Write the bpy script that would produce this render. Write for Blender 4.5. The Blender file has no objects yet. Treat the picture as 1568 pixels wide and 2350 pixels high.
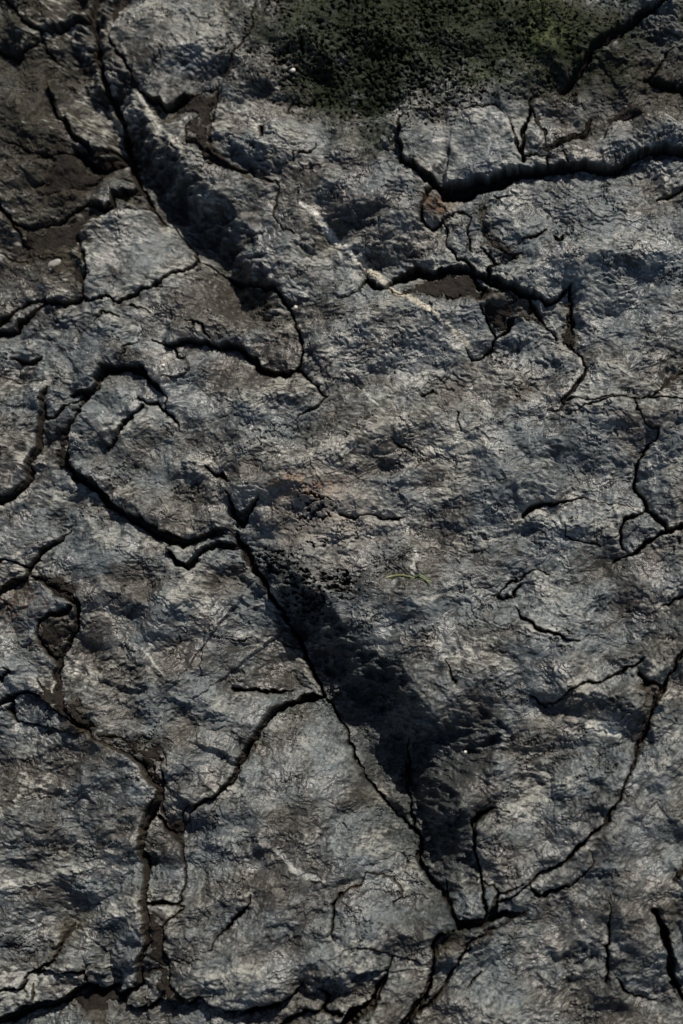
import bpy, math, random
import numpy as np
from mathutils import Vector, Matrix

# ------------------------------------------------------------------ camera, world, sun
scene = bpy.context.scene
COL = scene.collection
W0, H0 = 1568.0, 2350.0                 # drawing units used for the rock plan
LENS, SENS = 50.0, 36.0
CAM_POS = Vector((0.22, -0.40, 2.15))
cam_data = bpy.data.cameras.new("camera")
cam = bpy.data.objects.new("camera", cam_data)
COL.objects.link(cam)
cam.location = CAM_POS
fwd = (Vector((0, 0, 0)) - CAM_POS).normalized()
right = fwd.cross(Vector((0, 1, 0))).normalized()
up = right.cross(fwd).normalized()
cam.rotation_euler = Matrix((right, up, -fwd)).transposed().to_euler()
cam_data.sensor_fit = 'VERTICAL'
cam_data.sensor_height = SENS
cam_data.lens = LENS
cam_data.clip_start = 0.05
cam_data.clip_end = 500.0
cam_data.dof.use_dof = True
cam_data.dof.focus_distance = CAM_POS.length * 0.995
cam_data.dof.aperture_fstop = 1.5
scene.camera = cam
PX = 2 * (SENS / 2 / LENS) * CAM_POS.length / H0        # metres per drawing unit

SUN_EL, SUN_AZ = math.radians(43), math.radians(26)     # azimuth from +Y towards +X
sun_data = bpy.data.lights.new("sun", 'SUN')
sun_data.energy = 5.0
sun_data.angle = math.radians(0.5)
sun_data.color = (1.0, 0.90, 0.77)
sun = bpy.data.objects.new("sun", sun_data)
COL.objects.link(sun)
sdir = Vector((math.sin(SUN_AZ) * math.cos(SUN_EL), math.cos(SUN_AZ) * math.cos(SUN_EL), math.sin(SUN_EL)))
sun.rotation_euler = sdir.to_track_quat('Z', 'Y').to_euler()
sun.location = sdir * 5
world = bpy.data.worlds.new("World")
scene.world = world
world.use_nodes = True
wn = world.node_tree
sky = wn.nodes.new('ShaderNodeTexSky')
sky.sky_type = 'NISHITA'
sky.sun_disc = False
sky.sun_elevation = SUN_EL
sky.sun_rotation = SUN_AZ
sky.ozone_density = 0.2
bg = wn.nodes['Background']
bg.inputs['Strength'].default_value = 0.065
wn.links.new(sky.outputs[0], bg.inputs['Color'])
scene.view_settings.view_transform = 'Standard'
scene.view_settings.look = 'None'
scene.view_settings.exposure = 0.0
scene.view_settings.gamma = 1.0

# ------------------------------------------------------------------ plan of the rock
STEP = 1.4                                # grid pitch in drawing units
MARG = 130.0
X0, X1, Y0, Y1 = -MARG, W0 + MARG, -MARG, H0 + MARG
OFF = {1: (0, 0), 2: (784, 0), 3: (0, 564.5), 4: (784, 564.5), 5: (0, 1129), 6: (784, 1129), 7: (0, 1723), 8: (784, 1723)}


def P(k, s):
    ox, oy = OFF[k]
    out = []
    for t in s.split():
        a, b = t.split(',')
        out.append((ox + float(a) / 2, oy + float(b) / 2))
    return out


def cat(*ps):
    r = []
    for p in ps:
        r += p
    return r


def ws(s, n):
    v = [float(t) for t in s.split()] if isinstance(s, str) else [float(s)]
    if len(v) < n:
        xs = np.linspace(0, 1, n)
        v = list(np.interp(xs, np.linspace(0, 1, len(v)), v)) if len(v) > 1 else v * n
    return v[:n]


CR = []                                   # cracks: pts, widths, depth, left lift, right lift, falloff, soil level


def crack(pts, w, dep=34, l=0, r=0, L=70, soil=None):
    w = ws(w, len(pts))
    pts = list(pts)
    for e in (0, -1):                     # run cracks that reach the frame's edge on past it
        x, y = pts[e]
        n = pts[1] if e == 0 else pts[-2]
        if x < 14 or x > W0 - 14 or y < 14 or y > H0 - 14:
            dx, dy = x - n[0], y - n[1]
            d = math.hypot(dx, dy) or 1
            q = (x + dx / d * 330, y + dy / d * 330)
            if e == 0:
                pts.insert(0, q); w.insert(0, w[0])
            else:
                pts.append(q); w.append(w[-1])
    CR.append((pts, w, dep, l, r, L, soil))


# upper left
crack(P(1, "545,0 510,80 505,150 530,230 580,290 605,350 625,400"), "2.5 3 3 3 3.5 3 3", 26, l=8, soil=18)
crack(P(1, "625,400 680,435 720,450 745,480 800,460 860,430 900,410"), "3 6 6 7 5 5 2", 34, l=18, L=50)
crack(P(1, "190,155 240,145 290,110 350,95 420,90"), "3 6 6 5 4", 30, l=14, L=50)
crack(P(1, "190,155 120,110 60,40 20,0"), "3 3 3 3", 18, r=4)
crack(P(1, "190,155 195,200 210,240 260,270 340,280"), "2 3 3 3 2", 14)
crack(P(1, "430,0 420,90 430,200 460,300 490,400 530,500 545,600 560,700 600,780 630,840"), "7 8 8 8 9 9 9 9 8 7", 34, r=6, soil=26)
crack(P(1, "460,270 340,280 230,310 220,400 260,500 310,580 370,640 420,690 545,650"), "3 3 3 3 5 5 5 8 6", 18, l=14, L=40, soil=10)
crack(P(1, "345,690 390,720 440,730 500,710 550,660"), "10 18 17 12 7", 54, l=14, soil=48)
crack(P(1, "345,690 240,720 130,700 0,640"), "5 3 3 2", 16)
crack(P(1, "0,220 60,240 130,220 195,190"), "3 4 4 3", 16, l=6)
crack(P(1, "380,915 440,945 480,958 512,945 512,890 560,885 620,855 640,845"), "2 3 4 4 6 11 9 5", 40, l=16, L=30)
crack(P(1, "380,915 450,870 500,820 540,765 600,790"), "2 2 2 3 5", 14, r=6, L=30)
crack(P(1, "250,1000 330,950 380,912"), "3 5 4", 26, l=4)
crack(P(1, "0,950 30,980 65,1020 100,1120"), "8 6 5 2", 30, r=6)
crack(P(1, "65,1020 150,1040 250,1000"), "4 3 3", 16, l=4)
crack(cat(P(1, "635,840 690,940 750,1000 820,1050 870,1110 895,1160"),
          P(3, "850,90 770,125 730,165 690,200 640,205 600,240 540,265 500,235 420,250 380,230 345,250 300,265 220,255 130,250 60,295 0,340")),
      "5 4 2.5 2.5 2.5 3 2.2 1.8 2 2.5 3.5 3 3.5 2.4 2.6 2.4 3.5 3.5 3.5 4 3 3.5", 30, r=5, L=50)
crack(P(1, "690,935 640,950 540,965 480,990 390,980 350,1040 365,1130"), "3 3 4 4 4 4 4", 18, l=12, L=36, soil=9)
crack(P(3, "365,0 400,100 390,180 380,228"), "5 5 5 3", 18, l=8, L=36, soil=9)
crack(P(1, "0,1160 60,1180 110,1190"), "3 3 2", 12)
crack(cat(P(1, "1110,200 1060,290 1010,400 1000,490 970,580 975,640 970,690")), "1.5 3 3 4 5 4 4", 24, l=8, L=40, soil=12)
crack(P(1, "900,410 950,400 1010,400"), "2 2 2", 10)
crack(P(1, "850,600 880,670 940,700 1000,750 1060,780 1120,800 1160,795 1210,820 1262,830"), "2 2.5 3 3 3 3 3 2.6 2", 26, l=8, L=50, soil=14)
crack(P(1, "1262,830 1268,860 1265,920 1250,990 1290,1040 1345,1070"), "2 2 2.4 1.6 1.5 1.2", 20, soil=12)
crack(P(1, "850,600 880,560 950,530 975,560"), "2 2 2 2", 14, r=3)
crack(P(1, "1370,720 1390,700 1420,715 1450,680 1455,655"), "1.5 2 2 2 1.5", 20)
crack(P(1, "1345,710 1355,750"), "1.6 1.6", 20)
crack(P(1, "1320,510 1340,480 1420,470 1450,430"), "3 2.5 2 1.5", 16)
crack(P(1, "1200,600 1210,650"), "5 3", 22)
crack(P(1, "1110,200 1150,150 1170,60 1180,0"), "1.5 2 2 2", 14)
# upper right
crack(P(2, "265,560 270,640 280,750 340,780 400,835 440,860"), "3 3 5 6 9 10", 40, l=16, L=60)
crack(P(2, "440,862 480,875 560,870 650,850 740,830 820,800 940,780 1050,772 1190,780 1280,760 1340,712 1400,692 1500,680 1568,685"),
      "10 18 21 19 15 10 6 5 4.5 5 4 4 3.5 3.5", 66, l=23, L=70, soil=54)
crack(P(2, "830,740 812,680 790,600 750,540 700,490"), "4 4 3.5 3 2.5", 26, l=12, L=40)
crack(P(2, "265,560 300,540 380,530 480,480 560,520 700,490"), "2 2 2 3 3 2", 12, r=5, L=30)
crack(P(2, "870,440 865,500 850,550 835,620 830,740"), "3 3 4 5 5", 30, l=4)
crack(P(2, "890,560 930,610 940,690"), "3 2 2", 20, soil=12)
crack(P(2, "870,500 890,560"), "2 2", 14)
crack(P(2, "940,690 990,655 1050,630 1120,600 1150,540 1100,480 1030,450 960,440 870,440"), "3 5 6 5 4 3 3 2 2", 26, l=12, L=40, soil=16)
crack(P(2, "850,720 900,715 945,720 950,770"), "3 4 3 3", 20)
crack(P(2, "945,700 1010,700 1030,742 1040,755"), "2 2 3 3", 18)
crack(P(2, "1030,740 1050,720 1130,700 1200,650 1240,560 1350,505 1410,570 1500,550 1568,580"), "2 2 3 2.5 2.5 2.5 2.5 2.5 2.5", 14, r=10, L=40, soil=7)
crack(P(2, "1020,400 1060,350 1110,300 1150,230 1200,190 1280,150 1340,100 1400,60 1480,20 1510,0"), "4 8 9 9 12 13 10 8 6 6", 40, l=12, L=90, soil=32)
crack(P(2, "1400,360 1470,390 1568,400"), "4 7 8", 30, l=8)
crack(P(2, "1568,190 1500,230 1440,330 1400,360"), "4 4 5 4", 22, l=8)
crack(P(2, "440,862 395,880 370,940 365,1010 400,1040 465,1000"), "8 3 3 4 4 3", 22, soil=14)
crack(P(2, "465,1000 485,1050 490,1120 520,1170 570,1190 610,1225"), "2 3 3 3 3 4", 22, l=4)
crack(P(2, "590,990 575,1040 582,1100 595,1165"), "2 2.5 3 1.5", 22, r=6, L=30)
crack(P(2, "465,1000 500,975 560,960 590,990"), "3 2 3 2", 12)
crack(P(2, "1460,890 1500,885 1530,870 1568,852"), "2 3 3.5 3.5", 22, l=5)
crack(P(2, "830,1110 880,1095 930,1065"), "3 4 2", 24, l=4)
crack(P(2, "980,1090 1005,1115 1020,1080"), "5 7 3", 24)
crack(P(2, "700,895 720,915 755,905"), "2 3 2", 18)
crack(cat(P(4, "110,130 150,170 200,180 240,130 350,100 420,115 520,110 600,108 640,130 680,150 740,190 800,210 870,230 940,250 1000,235 1055,180")),
      "5 6 5 7 13 14 9 7 6 8 12 12 9 6 4 3", 48, l=12, L=60, soil=40)
crack(P(4, "110,130 80,210 0,240"), "5 3 1", 22, l=4)
crack(P(4, "200,180 260,215"), "4 2", 22)
crack(P(4, "690,150 690,110 715,85 750,75 790,50 830,40"), "6 5 5 4 3 2", 32, r=5)
crack(P(4, "640,0 690,60 715,85"), "2 3 4", 18)
crack(P(4, "640,280 665,320 690,365 700,400"), "3 4 3 2", 24, l=-4)
crack(P(4, "600,115 605,150 660,190 640,230"), "4 4 4 3", 24)
crack(P(4, "870,235 870,265 905,315 940,360 985,405"), "5 5 4 2.5 2", 28)
crack(P(4, "780,335 755,375 712,400 690,450 650,490 605,513"), "7 7 4 4 3.5 3", 32, l=3)
crack(P(4, "605,513 590,490 570,460"), "2 1.6 1", 16)
crack(P(4, "780,335 830,320 890,325 940,360"), "2 2 2 2", 12, r=4, soil=5)
crack(P(4, "1055,180 1050,240 1062,330 1040,420 1080,480 1108,500 1122,560 1100,600 1050,680 1010,715 1000,745"), "3 4 9 8 4 3 3 5 6 5 2", 34, r=5, soil=22)
crack(P(4, "1010,715 1080,713 1160,725 1220,708 1300,698 1350,703 1420,692 1480,640 1530,590 1568,565"), "3 1.6 2.5 2.5 2.5 2.5 3.5 2.8 2.5 3", 26, l=-4, soil=16)
crack(P(4, "1420,695 1500,708 1568,712"), "2.5 2 2", 18, r=3)
crack(P(4, "1040,770 1100,745 1180,735 1270,710"), "1.6 1.6 1.6 1.6", 16)
crack(P(4, "1355,705 1350,770 1385,820"), "2 2.4 1", 20)
crack(cat(P(4, "1385,820 1460,850 1440,900 1390,940 1368,1000 1360,1090 1390,1160 1408,1220"), P(6, "1400,80 1450,130 1490,180 1568,162")),
      "0.8 1.6 2.2 2.8 4 4.5 6 6 6.5 6 7 4.5", 34, l=4, r=-2, soil=26)
crack(P(6, "1400,60 1370,95 1310,120 1280,160 1285,230 1300,260"), "3 4 5 5 5 2.5", 30, r=3)
crack(P(6, "1490,185 1440,210 1380,245 1330,290 1250,312"), "5 3.5 6 4 1", 30, r=4)
crack(P(6, "835,100 870,75 920,60 1000,40 1130,22"), "6 8 5 2 1.2", 28, l=5)
crack(P(6, "1130,22 1250,60 1390,80"), "0.8 1 1", 10)
crack(P(6, "960,372 900,362 830,380 780,410 725,440 710,478 740,490 790,475 805,440 812,420"), "1 1.4 3.2 2.6 2 3 3 3.5 3 2", 22, l=3, L=20)
crack(P(6, "800,520 820,580 870,610 930,650 1040,685 1090,690"), "1.6 2.8 3 3 2.4 1", 26, l=6, L=40)
crack(P(6, "1020,150 1030,205 1110,225 1185,245"), "0.8 1.5 1.8 1.6", 18)
crack(P(6, "1568,485 1545,497 1500,522 1470,520"), "3 4 3.5 1.5", 26, l=3)
crack(P(6, "865,945 900,965 942,990"), "2 3.5 3", 24)
crack(P(6, "940,985 1010,940 1090,890 1200,870 1300,815 1385,775"), "1.5 1.2 1.5 3 4 4", 14, l=6, L=60)
crack(P(6, "490,770 500,850 520,880"), "1.2 2 4", 18)
crack(cat(P(6, "1568,720 1530,780 1500,850 1470,895 1435,960 1420,1040 1380,1130 1350,1200"),
          P(8, "1345,30 1330,80 1290,170 1250,260 1200,330 1130,400 1080,450 1020,510 930,560 860,610 800,650 750,682")),
      "4 5 6 9 9 8 7 6 5 4.5 4.5 5 4 5.5 6.5 4.5 3.5 3 3 3.5 3 3", 36, l=3, r=9, L=110, soil=22)
crack(P(6, "1360,840 1400,888 1470,890"), "5 6 7", 36, l=6)
crack(P(8, "855,620 890,662 940,662 1000,637 1060,612 1120,560 1140,530"), "2 5 8 3 2 3.5 1.5", 28, l=2)
crack(P(8, "1130,450 1150,470 1160,500 1140,530"), "1.2 1.2 1.2 1.2", 10)
# left and centre
crack(P(3, "0,395 60,380 110,340 150,300 220,255"), "8 7 6 2 1.5", 34, l=10)
crack(P(3, "745,440 790,460 850,445 940,430 1000,450 1090,468 1150,510 1200,560 1280,590 1340,590 1370,565"), "2 3 3.2 3 4 5 8 8 6 4 2", 34, l=14, L=70)
crack(P(3, "1370,565 1400,500 1390,440 1360,370 1350,330 1300,240 1240,170 1150,150 1030,90 950,60 895,45"), "4 4 4 4 4 4 4 5 3 2 2", 26, r=3)
crack(P(3, "860,350 920,370 960,420"), "1.6 3 2.5", 20, l=4, L=30)
crack(P(3, "700,440 790,465 820,495 852,520"), "1.5 3 3 1.5", 24, l=2)
crack(P(3, "852,520 868,560 860,600 820,622 740,625"), "1 1 1 1 0.8", 8, r=4, L=26)
crack(P(3, "600,275 640,300 700,305"), "2 2 1", 16)
crack(P(3, "440,350 480,305 520,330 560,340"), "2 2 2 1", 12)
crack(P(3, "570,530 590,480 650,450 650,380"), "2 2 2 1", 12)
crack(P(3, "205,790 260,780 330,740 400,705"), "3 4 4 4", 20)
crack(P(3, "330,690 400,690 450,660 480,580 520,565 600,570 650,572 690,620 730,652 770,712"), "4 8 8 8 7 6 7 5 4 2", 32, l=14, L=60)
crack(P(3, "640,700 680,730 720,732 770,770 800,790 825,850"), "2.5 3 3 4 2.5 1.5", 22, l=4)
crack(P(3, "770,712 775,745 770,770"), "2 2.5 3", 18)
crack(P(3, "660,750 610,790 580,830 545,870 520,920 490,938"), "3.5 4 5 6 5 2", 34, r=3)
crack(cat(P(3, "400,705 380,790 330,850 315,890 315,990 340,1050 400,1080 450,1110 490,1180"), P(5, "510,62 560,92 640,130 700,170 790,215 870,236 920,215 985,185 1080,170")),
      "5 8 8 6 7 11 11 9 8 8 8 10 12 13 9 2 1.2 1", 42, l=20, L=80, soil=32)
crack(P(5, "790,225 760,265 800,310 860,347 895,325 920,290 960,258 1030,245 1100,240"), "6 5 7 8 7 5 6 8 7", 40, l=14, L=40)
crack(P(5, "920,290 900,270 920,235"), "2 1.5 1.5", 10)
crack(P(5, "1080,170 1100,240 1125,290 1180,365 1220,440 1270,520 1310,600 1360,700 1400,800 1440,890 1450,925"), "4 9 10 8 7 7 6 5 5 5 7", 40, r=4, soil=30)
crack(P(5, "1450,925 1380,930 1310,950 1250,985 1210,1045 1180,1100 1140,1160 1095,1220 1080,1254"), "8 9 7 8 8 5 5 5 5", 42, r=20, L=90)
crack(P(7, "1130,0 1085,60 1080,105 1030,170 990,210 900,250 870,280"), "5 4.5 6 6 4 2.5 2", 34, r=14, L=70)
crack(P(7, "870,280 868,330 820,345 790,350"), "1.2 1.2 1 1", 10)
crack(P(5, "1065,905 1150,900 1230,908 1320,900"), "5 5.5 4 1.5", 24, l=10, L=40)
crack(P(5, "1030,670 1100,680 1145,662"), "1 2.2 1", 18)
crack(P(5, "1280,680 1350,700"), "2 2", 16)
crack(cat(P(5, "1440,905 1490,960 1530,1030 1568,1090"), P(6, "40,1180 60,1240"), P(8, "90,110 140,170 200,250 250,310 330,375")), "5 4 3 3 3 3 3.2 3 3 3 5", 30, r=2)
crack(P(8, "298,-60 290,30 292,120 300,250 325,350 355,420 345,500 390,575 440,640 500,700 520,760"), "1.5 3 4 4 5 5 6 7 7 7 7", 36, soil=30)
crack(P(8, "480,600 490,680 500,700"), "2 3 4", 20)
crack(P(8, "780,275 730,265 690,272 640,290 600,325 612,400 625,500 640,590 655,680 672,745"), "1.5 2.5 4 6 11 6 4 4 4.5 5", 36, l=8, L=40)
crack(P(8, "655,600 700,610 722,650 700,700 690,760"), "2 2 3 5 7", 24)
crack(P(8, "722,650 760,640 830,610"), "3 2 1.5", 16)
crack(P(8, "520,770 540,805 590,795 640,785 700,745 770,755 850,742"), "7 11 15 14 11 8 2", 60, l=4, soil=40)
crack(P(8, "750,682 720,690 700,740"), "4 6 8", 34)
crack(P(8, "540,805 440,835 425,900 415,960 400,1060 370,1140 330,1200 280,1254"), "4 5 5 4 6 9 12 13", 56, r=16, L=60)
crack(P(8, "600,900 560,930 510,1000 470,1080 420,1150 350,1210"), "2 4 4 3 4 6", 28, l=6)
crack(P(8, "560,930 580,880 640,840 730,800 850,742"), "2 3 3 2 2", 18, soil=10)
crack(P(8, "575,1090 620,1035 640,1020"), "1.5 3 2", 18)
crack(P(8, "1220,700 1225,760 1232,860 1222,950 1215,1070"), "1 2 3 5 3", 28)
crack(P(8, "1265,1050 1310,1110 1350,1135 1440,1150"), "3 4 3 1", 24)
crack(P(8, "1568,540 1525,600"), "8 5", 26)
crack(P(8, "1440,740 1475,820 1500,900 1515,980 1530,1070 1568,1130"), "6 9 12 12 9 6", 60, r=8, L=60)
crack(P(8, "0,660 80,620 105,590 110,562 180,570 235,595 275,640 280,680 245,700"), "2 2 1.5 2 1.5 1.2 1.2 1.2 1", 14, r=6, L=26)
crack(cat(P(7, "1540,870 1525,840 1535,760 1525,705 1568,650"),), "2 4 5 4 3", 26, l=3)
crack(P(8, "250,930 210,1030 150,1150 80,1200 20,1254"), "2 5 11 16 17", 70, l=22, L=60)
crack(P(8, "0,910 120,890 250,930 330,955 410,965"), "1 1 1 1 2", 8, l=4)
# lower left
crack(cat(P(5, "420,1110 490,1160 560,1190 600,1200"), P(7, "610,15 650,60 700,120 745,175 742,230 702,290 670,360 656,450 664,560 672,690 690,760 690,870 662,980 650,1060 590,1105 560,1112 530,1085")),
      "1.5 1.5 2 3 3 4 5 6 10 11 8 6.5 5 5 5 5 5.5 5 3.5 3 3", 42, r=20, L=70, soil=34)
crack(P(5, "490,1130 560,1120 620,1160 640,1190 700,1200 760,1180 790,1254"), "1.5 1.5 2 3 3 2 2", 14, soil=8)
crack(P(7, "720,0 755,60 765,130 745,175"), "2 2 3 4", 18, soil=10)
crack(P(7, "740,300 780,375 830,440 847,520 845,600 832,690"), "4 5 3.5 1.6 1.6 2.4", 26, r=3, soil=17)
crack(P(7, "745,230 770,300 790,350 830,330 850,260 870,250"), "4 3 3 2 1.5 1.5", 18, soil=12)
crack(P(7, "672,695 740,702 830,692"), "4 4.5 3", 26, l=4, L=30, soil=18)
crack(P(7, "820,692 850,720 790,770 760,800"), "3 2 2 2", 16)
crack(P(7, "760,800 775,850 755,910 790,970 800,1020 790,1060 830,1110 870,1150"), "3 3 3 3 3 3 4 5", 20, l=6, L=40, soil=12)
crack(P(7, "650,1060 690,1020 740,990 770,1010 770,1080 745,1135"), "2 3 3 2 3 4", 22, r=8, L=26, soil=14)
crack(P(7, "1150,660 1140,700 1100,760 1060,810 1010,850 970,900"), "1 2 4.5 3.5 3 1.2", 28)
crack(P(7, "0,1072 60,1082 110,1086 125,1040 160,1010 210,985 260,960 290,860 330,800"), "8 5 4 3 3 3 3 2 2", 26, l=10, L=50)
crack(P(7, "0,1245 60,1222 120,1185 200,1165 300,1145 350,1100 420,1070 500,1090 530,1085"), "9 13 14 11 9 7 6 5 4", 46, l=26, L=60, soil=40)
crack(P(7, "165,1070 175,1120 170,1160"), "1.5 2.5 3", 20)
crack(P(7, "160,1010 250,1010 330,1000 400,1020 420,1070"), "2 3 5 7 6", 24, l=10)
crack(P(7, "560,1112 600,1170 650,1177 700,1160 750,1137 790,1147 870,1160 925,1128 965,1160 1030,1180 1110,1192 1200,1182 1300,1150 1350,1115 1400,1060"), "4 4 4 5 5 4 5 5 4 5 7 7 5 4 1", 36, l=16, L=50)
crack(P(7, "1300,1254 1350,1215 1400,1200 1480,1190 1500,1130 1460,1100"), "5 5 4 4 4 2", 30, l=4)
crack(P(7, "1480,1190 1530,1210 1568,1200"), "5 7 9", 30)
crack(P(7, "870,1150 880,1130 920,1128"), "2 2 3", 16)
crack(P(5, "0,450 60,412 120,392 138,350 190,280 250,230 310,178"), "8 7 5 4 4.5 3 2", 34, l=12, L=60)
crack(P(5, "0,320 60,325 138,350"), "2 3 4", 18, l=4)
crack(P(5, "138,390 200,410 260,460 340,490 372,520 375,575 350,640 310,700 275,770 250,850 262,930 300,1000 360,1060 425,1108"),
      "4 6 8 9 8 7 6 6 7 8 9 9 8 3", 30, l=3, r=9, L=40, soil=17)
crack(P(5, "345,545 250,570 190,600 178,660 205,710 245,745 272,785"), "8 9 5 4 3 4 5", 24, l=-2, soil=15)
crack(P(5, "410,1108 330,1045 250,980 170,932 120,910 60,940 0,968"), "2 2.5 2.5 3 4 5 7", 28, r=9, L=50)
crack(P(5, "170,860 215,930 250,980"), "2 3 3", 16, soil=8)
crack(P(5, "60,950 40,1000 55,1050"), "3 5 4", 24)
crack(P(5, "55,1055 160,1060 260,1080 340,1110 410,1112"), "2 1.4 1.2 1 1", 12, r=-3, l=4)
crack(P(3, "0,1180 60,1160 100,1110 145,1050 135,1005 170,940 180,860 200,780 208,700 235,650"), "10 9 8 6 3 4 5 6 4 2", 34, l=12, L=60, soil=26)
crack(P(3, "0,600 80,620 180,620"), "1 2 1", 10)
crack(P(3, "60,520 130,530 180,505"), "2 5 3", 18, l=8)
crack(P(5, "0,840 20,870 50,850 60,820 30,810"), "3 5 4 3 2", 18)
crack(P(3, "950,1020 1010,1050 1060,1085"), "2 4 4", 20, l=4)
crack(cat(P(5, "1040,0 1065,60 1085,110 1105,130 1150,80 1200,25")), "1.5 5 12 13 10 2", 34, l=12, L=30)
crack(P(3, "1510,695 1430,760 1375,792"), "1 2.5 2", 12, r=4)
crack(cat(P(3, "1370,565 1430,640 1480,690 1510,700")), "4 4 3 1", 20, r=3)
crack(P(4, "20,580 40,600 90,650"), "2 3 2", 12)
crack(P(4, "370,682 410,668 440,675"), "2 3.5 2", 18)
crack(P(4, "530,760 545,850"), "1.5 2.5", 14)
crack(P(4, "230,890 280,915 330,950"), "2 3.5 2", 14)
crack(P(6, "0,110 30,115 60,117 90,105 170,112 210,118 240,120 285,110"), "6 7 6 1.5 3 4.5 3.5 1", 28)

# broad slopes: pts, drop per point, width of the slope, recovery, side (+1 right hand)
SL = []


def slope(pts, a, w, rec, side=1, flat=0):
    SL.append((pts, ws(a, len(pts)), w, rec, side, flat))


slope(cat(P(1, "530,-100 515,0 500,110 520,240 590,350 640,430 720,580 860,700 930,800 1000,870 1080,960 1150,1050 1200,1140"), P(3, "1290,170 1350,250 1380,330")),
      "44 52 58 64 76 98 120 136 140 138 134 122 104 76 46 10", 84, 70, 1, 16)
slope(cat(P(5, "1070,150 1130,190 1250,250 1350,340 1480,430"), P(6, "0,590 80,680 180,750 270,790 320,850 380,920 410,1000 450,1060 490,1130"), P(8, "510,60 520,140 560,230 600,320 612,420 630,520 645,620 665,720")),
      "0 40 64 84 108 126 142 152 156 156 156 152 150 144 140 134 126 116 104 84 50 0", 104, 120, 1, 70)
slope(P(6, "560,900 620,960 700,1020 780,1080 800,1180 740,1290 690,1370 650,1440"), "0 40 66 76 76 66 40 0", 120, 60)
slope(P(8, "650,230 690,150 740,100 830,55 950,20 1050,30"), "0 24 34 36 26 0", 60, 60)
slope(P(1, "990,620 1080,620 1180,650 1260,700 1310,770 1320,820"), "0 40 58 58 44 0", 60, 16)
slope(P(5, "340,730 470,740 640,780 740,800 830,880"), "0 28 34 30 0", 70, 50)
slope(P(5, "640,720 740,660 870,610 960,590 1010,620"), "0 12 16 14 0", 30, 60)
slope(P(7, "660,780 600,830 480,880 370,930 290,1010"), "0 22 30 26 0", 34, 26, -1)
slope(P(7, "560,760 470,820 400,860 330,900"), "0 16 18 0", 24, 14, -1)
slope(P(7, "200,960 330,950 470,960 600,980 650,1000"), "0 20 34 30 0", 60, 60)
slope(P(7, "860,1040 1000,1080 1150,1080 1300,1040 1450,1000 1568,1000"), "0 16 26 36 40 30", 60, 60)
slope(P(8, "860,960 950,900 1080,880 1200,810 1260,760"), "0 16 22 18 0", 50, 60)
slope(P(8, "700,1080 850,1010 1000,1000 1200,1010"), "0 12 16 0", 50, 60)
slope(P(8, "1420,640 1450,740 1490,850 1515,960 1535,1060 1568,1130"), "0 30 50 56 46 20", 40, 60, -1)
slope(P(8, "1380,60 1450,120 1500,60 1568,10"), "0 14 18 20", 40, 60)
slope(P(8, "1230,350 1330,280 1410,190 1460,160"), "0 16 18 0", 30, 50)
slope(P(2, "1180,100 1300,60 1400,20 1568,-40"), "0 26 36 40", 90, 90)
slope(P(2, "760,180 900,230 1030,220 1110,150 1200,110"), "0 18 26 22 0", 80, 80)
slope(P(6, "330,510 600,430 700,330 800,200 850,120"), "0 12 14 12 0", 40, 60)
slope(P(6, "1190,800 1280,780 1340,740 1420,720"), "0 18 22 0", 40, 50)
slope(P(4, "60,20 220,0 330,20 480,10 560,40"), "0 22 26 20 0", 50, 40)
slope(P(1, "1340,1040 1420,1060 1500,1000 1568,1010"), "0 26 24 20", 45, 50)
slope(P(2, "-20,1010 60,1080 150,1110 300,1090 420,1110"), "0 16 22 20 0", 45, 50)
slope(P(3, "280,640 400,600 470,540 560,520 680,540"), "0 14 18 16 0", 26, 20)
slope(P(3, "880,300 1050,340 1180,400 1300,430 1380,420"), "0 14 20 22 0", 70, 50)
slope(P(5, "560,980 740,920 900,950 1050,1000"), "0 14 18 0", 60, 60)
slope(P(5, "800,1180 950,1080 1100,1040 1190,1060"), "0 18 22 0", 70, 50)
slope(P(1, "0,160 100,150 180,190"), "8 14 0", 50, 50)
slope(P(1, "20,560 150,600 250,600 330,640"), "10 16 16 0", 60, 50)
slope(P(1, "60,700 160,720 290,720"), "0 14 0", 60, 50)
slope(P(3, "0,480 90,460 170,480 190,560"), "14 18 14 0", 40, 40)
slope(P(7, "0,430 120,440 300,400 400,420 520,480"), "0 14 22 18 0", 50, 60)
slope(P(7, "60,150 170,100 300,160 400,220"), "0 12 14 0", 40, 50)
slope(P(7, "0,650 120,700 200,820 260,960"), "8 12 14 0", 60, 50, -1)
slope(P(2, "1220,660 1350,600 1420,620 1568,600"), "0 8 10 4", 30, 40)

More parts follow.
